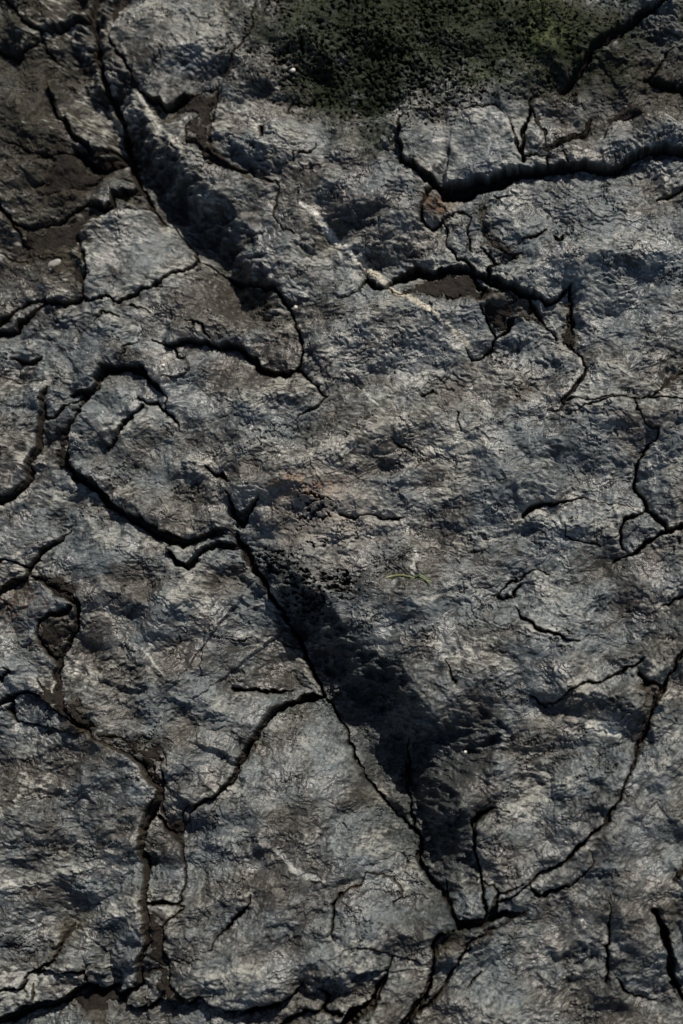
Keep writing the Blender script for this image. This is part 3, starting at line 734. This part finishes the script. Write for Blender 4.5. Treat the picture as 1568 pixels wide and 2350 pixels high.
for c in CR:
    raster(c[0])
for q in SEPS:
    raster(q)
lab = np.zeros((lny, lnx), np.int16)
from collections import deque
for n, (pt, _, _) in enumerate(SLABS, 1):
    i, j = int((pt[0] - X0) / LS), int((pt[1] - Y0) / LS)
    if lab[j, i]:
        print('seed already taken', n, pt, 'by', lab[j, i])
        continue
    dq = deque([(j, i)]); lab[j, i] = n; cnt = 0
    while dq:
        a, b = dq.popleft(); cnt += 1
        for c, d in ((a + 1, b), (a - 1, b), (a, b + 1), (a, b - 1)):
            if 0 <= c < lny and 0 <= d < lnx and not lab[c, d] and not bar[c, d]:
                lab[c, d] = n; dq.append((c, d))
    if cnt < 60:
        print('small region', n, pt, cnt)
while (lab == 0).any():
    e = lab == 0
    for sh, ax in ((1, 0), (-1, 0), (1, 1), (-1, 1)):
        r = np.roll(lab, sh, ax)
        if ax == 0:
            r[0 if sh == 1 else -1] = 0
        else:
            r[:, 0 if sh == 1 else -1] = 0
        lab = np.where(e & (lab == 0) & (r > 0), r, lab)

# ------------------------------------------------------------------ colour of the stone
def lerp(a, b, t):
    return a + (b - a) * t[..., None]


tone = fbm(WX, WY, 401, 150, 4, math.radians(-20), 1.4) * 1.6 + 0.25 * s40
tone = tone + 0.9 * blob(1300, 600, 300, 200) + 0.5 * blob(1100, 1200, 250, 250) + 0.6 * blob(150, 780, 180, 120) - 0.9 * blob(500, 700, 150, 80) - 0.9 * blob(560, 850, 120, 50) \
    - 0.5 * blob(1070, 1750, 70, 150) - 0.45 * blob(950, 1000, 260, 160) - 1.2 * blob(430, 1500, 60, 50, -30) - 1.1 * blob(100, 350, 200, 330) + 0.5 * blob(760, 1750, 60, 120) + 0.5 * blob(250, 950, 120, 60)
tb = sstep(-0.6, 0.6, tone)
loc = (tex - 9 * big - 6 * mid - fct * (1 - 0.62 * smooth)) / 10.0
bl = fbm(WX + 4 * n10x, WY + 4 * n10y, 411, 48, 5, math.radians(-15), 1.5, 0.62) * 1.3 + 1.1 * s14 + 0.6 * s6 + 0.35 * fine + 0.25 * loc + 0.5 * (tb - 0.5)
pale = fbm(WX, WY, 421, 90, 5, math.radians(-15), 1.8, 0.6) * 1.3 + 0.5 * s14 + 0.5 * s6 + 0.25 * loc - 0.26
reg = 0.6 * blob(310, 570, 130, 90) + 0.75 * blob(200, 240, 70, 110) + 0.5 * blob(1080, 300, 150, 70) + 0.35 * blob(850, 830, 200, 60) + 0.45 * blob(430, 60, 120, 90) \
    + 0.35 * blob(860, 560, 120, 60) + 0.4 * blob(1050, 640, 100, 50) + 0.35 * blob(760, 1200, 80, 60) - 1.0 * blob(60, 330, 160, 300) + 0.35 * blob(700, 1690, 80, 60) + 0.3 * blob(400, 2330, 400, 40) \
    + 0.25 * blob(650, 330, 160, 60) + 0.3 * blob(1300, 650, 220, 160) - 0.9 * blob(500, 690, 130, 80) - 0.7 * blob(560, 860, 110, 50) - 0.9 * blob(1080, 1750, 70, 150) - 1.0 * blob(430, 1490, 70, 45, -30) \
    + 0.22 * blob(1100, 900, 420, 320) - 0.7 * blob(1480, 170, 160, 110) - 0.3 * blob(60, 130, 160, 160) - 0.4 * blob(150, 1800, 160, 120) - 0.3 * blob(1500, 2250, 120, 160) - 0.25 * blob(650, 2000, 200, 140)
lipn = fbm(WX, WY, 471, 34, 4) * 1.6
lip = sstep(1.5, 4, CD) * (1 - sstep(7, 20, CD)) * np.clip(0.45 + lipn, 0, 1)       # edges worn pale beside the cracks
bl = bl + 0.8 * reg + 0.4 * lip; pale = pale + 0.6 * reg + 0.42 * lip
bm_ = sstep(-0.62, 0.55, bl)
base = lerp(np.array([0.043, 0.039, 0.036]), np.array([0.038, 0.041, 0.044]), tb)
bloom = lerp(np.array([0.105, 0.102, 0.098]), np.array([0.104, 0.117, 0.130]), tb)
col = base + (bloom - base) * bm_[..., None]
pm = sstep(-0.1, 0.6, pale)
col = lerp(col, np.array([0.300, 0.290, 0.272]), pm * 0.62)
# damp brown staining down in the cracks
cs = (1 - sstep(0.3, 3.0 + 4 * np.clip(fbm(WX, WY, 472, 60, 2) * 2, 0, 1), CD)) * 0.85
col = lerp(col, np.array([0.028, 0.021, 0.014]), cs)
# soil stain round the soil pockets
st = sstep(-26, 6, SOn) * (0.75)
col = lerp(col, np.array([0.036, 0.028, 0.019]), st)
left_brown = np.clip(blob(90, 300, 180, 330) * 0.95 + 0.5 * blob(60, 40, 150, 90) + 1.1 * blob(1450, 170, 190, 100) + 0.4 * blob(930, 1930, 60, 120), 0, 1) * sstep(-0.35, 0.35, 0.4 - pale)
col = lerp(col, np.array([0.029, 0.026, 0.021]), left_brown * 0.88 * sstep(0.55, -0.1, pale - 0.5 * tb))
# algae stain
alg = np.clip(1.5 * blob(920, 60, 360, 130) + 0.9 * blob(800, 215, 150, 60) + 0.8 * blob(860, 330, 80, 50) + 0.4 * blob(1250, 120, 170, 100) + 0.3 * blob(1160, 200, 90, 30), 0, 1)
alg = np.clip(alg + 0.25 * blob(1500, 60, 220, 170) + 0.25 * blob(1330, 40, 140, 110), 0, 1)
algm = alg * sstep(-0.6, 0.1, fbm(WX, WY, 441, 60, 4) * 1.4 + alg - 0.55)
col = lerp(col, np.array([0.016, 0.020, 0.010]), algm * 0.94)
col = lerp(col, np.array([0.007, 0.008, 0.006]), pits * 0.93)
grn = np.clip(blob(1235, 60, 40, 70, 10) + blob(1265, 95, 30, 25) + 0.6 * blob(1090, 180, 60, 25), 0, 1) * sstep(-0.2, 0.3, fbm(WX, WY, 451, 20, 3))
col = lerp(col, np.array([0.085, 0.10, 0.045]), grn * 0.7)
# shade of the two broken slopes painted into the stone colour, with ragged edges
slope_shade = np.clip(1.3 * blob(850, 1590, 105, 230, -30) + 1.2 * blob(975, 1880, 80, 170, -24) + 0.9 * blob(660, 1330, 60, 100, -30) + 0.7 * blob(450, 480, 45, 150, -38) + 0.6 * blob(1075, 1740, 45, 120) + 0.6 * blob(1080, 2110, 70, 40), 0, 1)
slope_shade_m = sstep(0.15, 0.75, slope_shade + 0.9 * fbm(WX, WY, 491, 50, 5, 0, 1, 0.6))
col = lerp(col, np.array([0.030, 0.034, 0.037]), slope_shade_m * 0.72)
# rust
rust = np.clip(1.3 * blob(715, 1128, 66, 26) + 1.2 * blob(645, 1108, 28, 12) + 0.8 * blob(1010, 460, 36, 24) + 0.5 * blob(60, 1390, 60, 40) + 0.4 * blob(1290, 900, 60, 14) + 0.3 * blob(1290, 590, 40, 30), 0, 1) \
    * sstep(-0.15, 0.35, fbm(WX, WY, 461, 18, 3))
col = lerp(col, np.array([0.17, 0.082, 0.040]), rust * 0.8)
wm = blob(760, 1190, 130, 70)
col = lerp(col, np.array([0.26, 0.222, 0.195]), wm * 0.7)
col = lerp(col, np.array([0.03, 0.026, 0.022]), np.clip(pits2, 0, 1) * 0.85)
VE = [(P(4, "70,50 150,110 230,190 300,240 400,310 460,350 550,420 600,460"), "5 5 4 5 4 3.5 4 3", 0.66, (0.42, 0.38, 0.32)),
      (cat(P(1, "1380,930 1430,970 1480,1020 1530,1080"), P(4, "0,-30 60,45")), "3 5 5.5 5.5 5 4.5", 1.0, (0.52, 0.50, 0.47)),
      (P(6, "330,265 345,300 335,350 325,395"), "2 3.5 3.5 2", 0.4, (0.42, 0.43, 0.42)),
      (P(6, "610,5 700,75 760,130"), "1.5 2.5 1", 0.5, (0.36, 0.36, 0.36)),
      (P(4, "20,590 60,620 130,700 200,770"), "2 3 2.5 1", 0.5, (0.34, 0.34, 0.33)),
      (P(6, "1140,1070 1200,1090 1270,1120"), "7 8 5", 1.0, (0.52, 0.50, 0.46)),
      (P(6, "690,172 740,172 790,165"), "1 2 1", 0.6, (0.4, 0.4, 0.4)),
      (P(6, "1130,20 1250,55 1380,72"), "1.5 3 2", 0.45, (0.38, 0.37, 0.35)),
      (P(1, "620,390 650,450 690,525 720,580 790,650 880,730"), "1.5 3 4 4 6 5", 0.45, (0.4, 0.385, 0.36)),
      (P(3, "1330,150 1370,190 1395,215 1410,190"), "2 3 3 2", 0.5, (0.38, 0.39, 0.4)),
      (P(3, "0,660 60,560 40,480"), "1 4 2", 0.3, (0.34, 0.34, 0.34)),
      (P(5, "660,720 700,770 760,840"), "1.5 2 1", 0.4, (0.36, 0.36, 0.36)),
      (P(7, "1270,450 1350,540 1420,580 1500,590"), "2 4 4 1.5", 0.45, (0.37, 0.37, 0.37)),
      (P(6, "330,510 420,490 620,430"), "2 4 2", 0.3, (0.36, 0.35, 0.33)),
      (P(3, "650,380 640,440 620,470"), "3 4 2", 0.4, (0.33, 0.35, 0.37))]
for pts, w, k, c in VE:
    sl, D, S, V = line_field(pts, ws(w, len(pts)), 30)
    m = (1 - sstep(0.5, 1.2, D / (1.7 * V * (1 + 0.5 * s14[sl]) + 0.01))) * min(1, k * 1.5) * sstep(0, 0.9, V)
    col[sl] = lerp(col[sl], np.array(c), m * (0.75 + 0.25 * sstep(-0.2, 0.2, fine[sl])))
col *= np.array([0.97, 1.02, 0.985])
col *= (1 + 0.17 * grain + 0.26 * fine + 0.26 * s6)[..., None]
col = np.clip(col, 0.006, 0.6).astype(np.float32)
gn = fbm(WX, WY, 481, 110, 4) * 1.5
gloss = 0.30 + 0.5 * sstep(0.0, 0.5, gn + 0.35 * blob(930, 830, 180, 70) + 0.3 * blob(1200, 900, 150, 90) + 0.3 * blob(430, 1480, 140, 60) + 0.3 * blob(830, 2070, 50, 40))
gloss = gloss * (1 - 0.85 * np.clip(algm + left_brown + st + cs * 0.8, 0, 1)) * (1 - 0.95 * np.clip(pits + pits2, 0, 1)) * (1 - 0.5 * np.clip(RB, 0, 1))
gloss = np.clip(gloss, 0.02, 1).astype(np.float32)

# ------------------------------------------------------------------ materials
def new_mat(name):
    m = bpy.data.materials.new(name); m.use_nodes = True
    nt = m.node_tree
    return m, nt, nt.nodes['Principled BSDF'], nt.nodes.new('ShaderNodeTexCoord')


def noise_node(nt, tc, scale, detail=4, rough=0.6, stretch=None):
    n = nt.nodes.new('ShaderNodeTexNoise')
    n.inputs['Scale'].default_value = scale
    n.inputs['Detail'].default_value = detail
    n.inputs['Roughness'].default_value = rough
    if stretch:
        mp = nt.nodes.new('ShaderNodeMapping')
        mp.inputs['Rotation'].default_value[2] = math.radians(stretch[0])
        mp.inputs['Scale'].default_value = (1, stretch[1], 1)
        nt.links.new(tc.outputs['Object'], mp.inputs['Vector'])
        nt.links.new(mp.outputs[0], n.inputs['Vector'])
    else:
        nt.links.new(tc.outputs['Object'], n.inputs['Vector'])
    return n


def ramp(nt, src, lo, hi, a, b):
    r = nt.nodes.new('ShaderNodeMapRange')
    r.inputs['From Min'].default_value = lo; r.inputs['From Max'].default_value = hi
    r.inputs['To Min'].default_value = a; r.inputs['To Max'].default_value = b
    nt.links.new(src, r.inputs['Value'])
    return r.outputs[0]


def mulcol(nt, colsock, valsock):
    v = nt.nodes.new('ShaderNodeVectorMath'); v.operation = 'SCALE'
    if hasattr(colsock, 'is_linked'):
        nt.links.new(colsock, v.inputs[0])
    else:
        v.inputs[0].default_value = colsock
    nt.links.new(valsock, v.inputs['Scale'])
    return v.outputs[0]


def bump(nt, sock, dist, strength, prev=None):
    b = nt.nodes.new('ShaderNodeBump')
    b.inputs['Distance'].default_value = dist; b.inputs['Strength'].default_value = strength
    nt.links.new(sock, b.inputs['Height'])
    if prev is not None:
        nt.links.new(prev, b.inputs['Normal'])
    return b.outputs[0]


stone, nt, bs, tc = new_mat('stone')
at = nt.nodes.new('ShaderNodeAttribute'); at.attribute_name = 'tint'
n1 = noise_node(nt, tc, 240, 4, 0.65, (-20, 2.6))
n2 = noise_node(nt, tc, 900, 2, 0.6, (-10, 2))
n3 = noise_node(nt, tc, 60, 4, 0.65)
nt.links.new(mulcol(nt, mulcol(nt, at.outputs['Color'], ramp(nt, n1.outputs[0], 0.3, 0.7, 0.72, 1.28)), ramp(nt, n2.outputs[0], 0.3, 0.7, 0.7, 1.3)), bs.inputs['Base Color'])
nt.links.new(ramp(nt, n3.outputs[0], 0.32, 0.68, 0.27, 0.50), bs.inputs['Roughness'])
nt.links.new(at.outputs['Alpha'], bs.inputs['Specular IOR Level'])
b1 = bump(nt, n1.outputs[0], 0.0007, 0.6)
nt.links.new(bump(nt, n2.outputs[0], 0.0004, 0.8, b1), bs.inputs['Normal'])

soilmat, nt, bs, tc = new_mat('soil')
n1 = noise_node(nt, tc, 90, 6, 0.7)
n2 = noise_node(nt, tc, 700, 3, 0.7)
cr = nt.nodes.new('ShaderNodeValToRGB')
nt.links.new(n1.outputs[0], cr.inputs[0])
cr.color_ramp.elements[0].position = 0.35; cr.color_ramp.elements[0].color = (0.007, 0.006, 0.005, 1)
cr.color_ramp.elements[1].position = 0.68; cr.color_ramp.elements[1].color = (0.024, 0.019, 0.014, 1)
nt.links.new(mulcol(nt, cr.outputs[0], ramp(nt, n2.outputs[0], 0.3, 0.7, 0.7, 1.4)), bs.inputs['Base Color'])
bs.inputs['Roughness'].default_value = 0.75
bs.inputs['Specular IOR Level'].default_value = 0.25
b1 = bump(nt, n2.outputs[0], 0.0022, 1.0)
nt.links.new(b1, bs.inputs['Normal'])


def plain(name, c, rough=0.5, var=0.25, scale=900):
    m, nt, bs, tc = new_mat(name)
    n = noise_node(nt, tc, scale, 3)
    nt.links.new(mulcol(nt, c, ramp(nt, n.outputs[0], 0.3, 0.7, 1 - var, 1 + var)), bs.inputs['Base Color'])
    bs.inputs['Roughness'].default_value = rough
    return m


moss_mat = plain('moss_leaves', (0.030, 0.042, 0.012), 0.6, 0.5, 60)
grass_mat = plain('grass_blade', (0.15, 0.17, 0.06), 0.5)
grass_dark = plain('grass_blade_green', (0.05, 0.085, 0.025), 0.5)
white_mat = plain('white_shell', (0.62, 0.60, 0.55), 0.4)
pale_mat = plain('pale_stone', (0.22, 0.22, 0.21), 0.5)
pink_mat = plain('pink_stone', (0.50, 0.38, 0.33), 0.5)

# ------------------------------------------------------------------ meshes
def mesh_np(name, verts, quads, mat, tint=None, smooth=True):
    me = bpy.data.meshes.new(name)
    me.vertices.add(len(verts)); me.vertices.foreach_set('co', np.ascontiguousarray(verts, np.float32).ravel())
    nq = len(quads); k = quads.shape[1]
    me.loops.add(nq * k); me.loops.foreach_set('vertex_index', np.ascontiguousarray(quads, np.int32).ravel())
    me.polygons.add(nq)
    me.polygons.foreach_set('loop_start', np.arange(0, nq * k, k, dtype=np.int32))
    me.polygons.foreach_set('use_smooth', np.full(nq, smooth, bool))
    me.update(calc_edges=True)
    if tint is not None:
        a = me.color_attributes.new('tint', 'FLOAT_COLOR', 'POINT')
        a.data.foreach_set('color', (tint if tint.shape[1] == 4 else np.concatenate([tint, np.full((len(tint), 1), 0.4, np.float32)], 1)).astype(np.float32).ravel())
    me.materials.append(mat)
    o = bpy.data.objects.new(name, me)
    COL.objects.link(o)
    return o


wx, wy, wz = to_world(GX, GY, H)
VW = np.stack([wx, wy, wz], -1).reshape(-1, 3)
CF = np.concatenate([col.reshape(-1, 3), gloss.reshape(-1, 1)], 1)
cwx = (CWX[:-1, :-1] + CWX[1:, 1:]) / 2; cwy = (CWY[:-1, :-1] + CWY[1:, 1:]) / 2
li = np.clip(((cwx - X0) / LS).astype(int), 0, lnx - 1); lj = np.clip(((cwy - Y0) / LS).astype(int), 0, lny - 1)
CL = lab[lj, li]
idx = np.arange(nx * ny).reshape(ny, nx)
FLOOR = -150 * PX
for n, (pt, nm, label) in enumerate(SLABS, 1):
    m = CL == n
    if not m.any():
        print('empty slab', n, label); continue
    a = idx[:-1, :-1][m]; b = idx[:-1, 1:][m]; c = idx[1:, 1:][m]; d = idx[1:, :-1][m]
    Q = np.stack([a, d, c, b], 1)
    mp = np.pad(m, 1)
    E = []
    for sh, (p, q) in {(-1, 0): (idx[:-1, :-1], idx[:-1, 1:]), (1, 0): (idx[1:, 1:], idx[1:, :-1]),
                       (0, 1): (idx[:-1, 1:], idx[1:, 1:]), (0, -1): (idx[1:, :-1], idx[:-1, :-1])}.items():
        nb = mp[1 + sh[0]:1 + sh[0] + m.shape[0], 1 + sh[1]:1 + sh[1] + m.shape[1]]
        e = m & ~nb
        E.append(np.stack([p[e], q[e]], 1))
    E = np.concatenate(E)
    used, inv = np.unique(Q, return_inverse=True)
    Q = inv.reshape(Q.shape)
    V = VW[used]; T = CF[used]
    ev, einv = np.unique(E, return_inverse=True)
    einv = einv.reshape(E.shape)
    top = VW[ev]; bot = top.copy(); bot[:, 2] = FLOOR
    o0 = len(V); o1 = o0 + len(ev)
    SK = np.stack([einv[:, 0] + o0, einv[:, 1] + o0, einv[:, 1] + o1, einv[:, 0] + o1], 1)
    V = np.concatenate([V, top, bot]); T = np.concatenate([T, CF[ev], CF[ev]]); Q = np.concatenate([Q, SK])
    org = np.array(to_world(pt[0], pt[1], 0.0), np.float32)
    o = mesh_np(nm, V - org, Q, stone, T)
    o.location = org
    o['label'] = label
    o['kind'] = 'thing'
    o['category'] = 'rock slab' if nm == 'rock_slab' else 'stone block'
    o['group'] = 'slabs of the cracked rock face' if nm == 'rock_slab' else 'small blocks between the slabs'

# the ground the slabs are bedded in: soil and grit at the bottom of the cracks
SUB = 1
bx, by, bz = to_world(GX[::SUB, ::SUB], GY[::SUB, ::SUB], BEDH[::SUB, ::SUB])
bn, bm = bx.shape
bi = np.arange(bn * bm).reshape(bn, bm)
g = mesh_np('ground', np.stack([bx, by, bz], -1).reshape(-1, 3), np.stack([bi[:-1, :-1], bi[1:, :-1], bi[1:, 1:], bi[:-1, 1:]], -1).reshape(-1, 4), soilmat)
g['kind'] = 'structure'
g['label'] = 'damp brown soil lying in the cracks and hollows between the slabs'

# the same rock going on beyond the picture, as one coarse sheet with a hole for the slabs
N = 420
u = np.linspace(-6, 6, N)
u = np.sign(u) * (np.abs(u) / 6) ** 1.5 * 6
OX, OY = np.meshgrid(u, u)
oz = (0.02 * fbm(OX * 1000, OY * 1000, 501, 260, 4) + 0.006 * fbm(OX * 1000, OY * 1000, 511, 40, 3)).astype(np.float32)
rx_, ry_, rz_ = OX - CAM_POS.x, OY - CAM_POS.y, -CAM_POS.z + 0 * OX
dpt = rx_ * fwd.x + ry_ * fwd.y + rz_ * fwd.z
qx = ((rx_ * right.x + ry_ * right.y + rz_ * right.z) / dpt * LENS / SENS * H0 / W0 + 0.5) * W0
qy = (0.5 - (rx_ * up.x + ry_ * up.y + rz_ * up.z) / dpt * LENS / SENS) * H0
near = (qx > X0 + 34) & (qx < X1 - 34) & (qy > Y0 + 34) & (qy < Y1 - 34) & (dpt > 0)
oz = np.where(near, -0.20, oz + 0.004)
gi = np.arange(N * N).reshape(N, N)
cl = np.clip(0.085 + 0.10 * fbm(OX * 1000, OY * 1000, 521, 120, 4, 0, 1, 0.7), 0.02, 0.3)
tint = np.stack([cl * 0.95, cl, cl * 1.06], -1).reshape(-1, 3).astype(np.float32)
o = mesh_np('bedrock', np.stack([OX, OY, oz], -1).reshape(-1, 3), np.stack([gi[:-1, :-1], gi[:-1, 1:], gi[1:, 1:], gi[1:, :-1]], -1).reshape(-1, 4), stone, tint)
o['kind'] = 'structure'


def surf(x, y):
    """world point and height of the stone at a plan position"""
    i = min(max(int((x - X0) / STEP), 0), nx - 2); j = min(max(int((y - Y0) / STEP), 0), ny - 2)
    h = float(max(H[j, i], BEDH[j, i]))
    a, b, c = to_world(x, y, h)
    return Vector((float(a), float(b), float(c)))


# ------------------------------------------------------------------ moss tufts
random.seed(5)
verts = []; faces = []
MZ = [(810, 180, 170, 45, 0.5), (880, 60, 180, 80, 0.9), (1080, 60, 160, 80, 0.8), (1090, 180, 60, 24, 1.3), (1235, 60, 36, 60, 0.8), (900, 255, 40, 14, 0.8), (960, 120, 220, 60, 0.6),
      (335, 1704, 16, 9, 1.2), (1150, 10, 120, 30, 0.6), (700, 90, 60, 60, 0.3), (1108, 470, 10, 14, 0.8), (148, 935, 14, 10, 0.5), (1012, 2140, 30, 12, 0.3)]
cnum = 0
mn = fbm(WX, WY, 601, 26, 3)
for (cx, cy, rx, ry, k) in MZ:
    for _ in range(int(rx * ry * 0.12 * k) + 20):
        x = random.gauss(cx, rx * 0.6); y = random.gauss(cy, ry * 0.6)
        if not (X0 + 4 < x < X1 - 4 and Y0 + 4 < y < Y1 - 4):
            continue
        i = int((x - X0) / STEP); j = int((y - Y0) / STEP)
        if mn[j, i] + random.uniform(-0.12, 0.12) < 0.16:
            continue
        p = surf(x, y)
        for l in range(5):
            a = random.uniform(0, 6.283); t = random.uniform(0.2, 1.1)
            ln = random.uniform(2.5, 5.0) * PX; wd = random.uniform(0.8, 1.5) * PX
            d = Vector((math.cos(a) * math.sin(t), math.sin(a) * math.sin(t), math.cos(t)))
            sd = Vector((-math.sin(a), math.cos(a), 0)) * wd
            n0 = len(verts)
            b0 = p + Vector((random.uniform(-2, 2) * PX, random.uniform(-2, 2) * PX, -0.6 * PX))
            verts += [b0 - sd * 0.5, b0 + sd * 0.5, b0 + d * ln * 0.6 + sd, b0 + d * ln, b0 + d * ln * 0.6 - sd]
            faces.append((n0, n0 + 1, n0 + 2, n0 + 3, n0 + 4))
me = bpy.data.meshes.new('moss'); me.from_pydata(verts, [], faces); me.materials.append(moss_mat)
o = bpy.data.objects.new('moss', me); COL.objects.link(o)
o['kind'] = 'stuff'; o['label'] = 'short dark green moss growing on the pitted stone at the top'; o['category'] = 'moss'

# ------------------------------------------------------------------ grass and pebbles
def blade(name, pts, w, mat, parent, lift=2.5):
    """a thin folded leaf lying on the stone along plan points"""
    P3 = [surf(x, y) + Vector((0, 0, lift * PX)) for x, y in pts]
    hs = [p.z for p in P3]
    for _ in range(2):
        hs = [max(hs[i], (hs[max(i - 1, 0)] + hs[min(i + 1, len(hs) - 1)]) / 2) for i in range(len(hs))]
    for p, h in zip(P3, hs):
        p.z = h
    vs = []; fs = []
    for i, p in enumerate(P3):
        a = P3[max(i - 1, 0)]; b = P3[min(i + 1, len(P3) - 1)]
        t = (b - a).normalized(); s = Vector((-t.y, t.x, 0)).normalized()
        f = i / (len(P3) - 1)
        ww = w * PX * (0.35 + 0.65 * math.sin(math.pi * min(1, 0.15 + 0.8 * f)))
        for (u, z) in ((-1, 0.9), (0, 0), (1, 0.9), (0, -0.5)):
            vs.append(p + s * u * ww + Vector((0, 0, z * ww * 0.6)))
        if i:
            k = 4 * (i - 1)
            for q in range(4):
                fs.append((k + q, k + (q + 1) % 4, k + 4 + (q + 1) % 4, k + 4 + q))
    fs.append((3, 2, 1, 0)); n = len(vs); fs.append((n - 4, n - 3, n - 2, n - 1))
    me = bpy.data.meshes.new(name)
    org = P3[0] if parent is None else parent.location
    me.from_pydata([v - org for v in vs], [], fs); me.materials.append(mat)
    for pl in me.polygons:
        pl.use_smooth = True
    o = bpy.data.objects.new(name, me); COL.objects.link(o)
    if parent is None:
        o.location = org
    else:
        o.parent = parent
    return o


def dense(pts, n=14):
    out = []
    for i in range(n):
        t = i / (n - 1) * (len(pts) - 1); k = min(int(t), len(pts) - 2); f = t - k
        p0 = pts[max(k - 1, 0)]; p1 = pts[k]; p2 = pts[k + 1]; p3 = pts[min(k + 2, len(pts) - 1)]
        out.append(tuple(0.5 * ((2 * p1[c]) + (-p0[c] + p2[c]) * f + (2 * p0[c] - 5 * p1[c] + 4 * p2[c] - p3[c]) * f * f + (-p0[c] + 3 * p1[c] - 3 * p2[c] + p3[c]) * f ** 3) for c in (0, 1)))
    return out


gb = bpy.data.objects.new('grass_clipping', None); COL.objects.link(gb)
gb.location = surf(*P(6, "205,397")[0])
blade('leaf', dense(P(6, "205,397 235,388 275,386 310,394 340,402"), 16), 2.6, grass_mat, gb)
o = gb
o['label'] = 'pale yellow green grass blade lying on the grey slab, left one of the snippet pair'; o['category'] = 'grass'
root = bpy.data.objects.new('grass_clipping', None); COL.objects.link(root)
root.location = surf(*P(6, "350,395")[0])
root['label'] = 'dark green bent grass sprig at the right end of the pale blade'; root['category'] = 'grass'; root['group'] = gb['group'] = 'torn bits of grass on the rock'
blade('leaf', dense(P(6, "340,398 365,392 390,404 415,408"), 10), 2.6, grass_dark, root, 3)
blade('leaf', dense(P(6, "358,396 385,410 402,428 408,440"), 10), 2.2, grass_dark, root, 4)
blade('leaf', dense(P(6, "380,408 400,416 415,422"), 8), 1.8, grass_mat, root, 5)


def pebble(name, x, y, r, mat, label, category, flat=0.6, el=1.0, seed=0):
    rr = random.Random(seed)
    ns, nr = 18, 10
    ph = [rr.uniform(0, 6.28) for _ in range(4)]
    vs = [(0, 0, flat)]
    for i in range(1, nr):
        th = math.pi * i / nr
        for k in range(ns):
            a = 2 * math.pi * k / ns
            q = 1 + 0.09 * math.sin(2 * a + ph[0]) * math.sin(th) + 0.06 * math.sin(3 * a + ph[1] + th) + 0.05 * math.sin(5 * a + 2 * th + ph[2])
            vs.append((math.sin(th) * math.cos(a) * q * el, math.sin(th) * math.sin(a) * q, math.cos(th) * flat * q))
    vs.append((0, 0, -flat))
    fs = [(0, 1 + k, 1 + (k + 1) % ns) for k in range(ns)]
    for i in range(nr - 2):
        for k in range(ns):
            a = 1 + i * ns + k; b = 1 + i * ns + (k + 1) % ns
            fs.append((a, a + ns, b + ns, b))
    e = len(vs) - 1
    fs += [(e, 1 + (nr - 2) * ns + (k + 1) % ns, 1 + (nr - 2) * ns + k) for k in range(ns)]
    me = bpy.data.meshes.new(name)
    me.from_pydata([(a * r * PX, b * r * PX, c * r * PX) for a, b, c in vs], [], fs)
    for pl in me.polygons:
        pl.use_smooth = True
    me.materials.append(mat)
    o = bpy.data.objects.new(name, me); COL.objects.link(o)
    o.location = surf(x, y) + Vector((0, 0, r * flat * 0.55 * PX)); o.rotation_euler = (0.1, 0.1, rr.uniform(0, 6))
    o['label'] = label; o['category'] = category
    if category == 'pebble':
        o['group'] = 'loose pebbles lying on the rock'
    return o


pebble('pebble', 675, 171, 6.0, white_mat, 'round white pebble on the greenish pitted stone at the top', 'pebble', 0.7, 1, 1)
pebble('pebble', 381, 846, 4.2, white_mat, 'tiny white pebble on the flat rounded chip of stone', 'pebble', 0.7, 1, 2)
pebble('pebble', 978, 1929, 6.0, pink_mat, 'pinkish pebble lying in the dark rough slope near the lower middle', 'pebble', 0.6, 1.3, 3)
pebble('pebble', 1068, 1725, 3.6, white_mat, 'little white pebble on the smooth dark slope right of the blackish band', 'pebble', 0.6, 1.2, 4)
pebble('pebble', 624, 1329, 3.0, white_mat, 'tiny pale grit grain in the dark crack beside the pitted patch', 'pebble', 0.7, 1, 5)
pebble('pebble', 675, 695, 4.0, white_mat, 'white fleck of stone at the foot of the long dark slope', 'pebble', 0.5, 1.2, 6)
pebble('pebble', 986, 439, 4.0, pink_mat, 'small cream coloured stone chip under the widest black gap', 'pebble', 0.6, 1.3, 7)
pebble('stone_chip', 124, 604, 11.0, pale_mat, 'bright flat chip of stone by the left edge, west of the pale cobble', 'stone chip', 0.3, 1.5, 8)
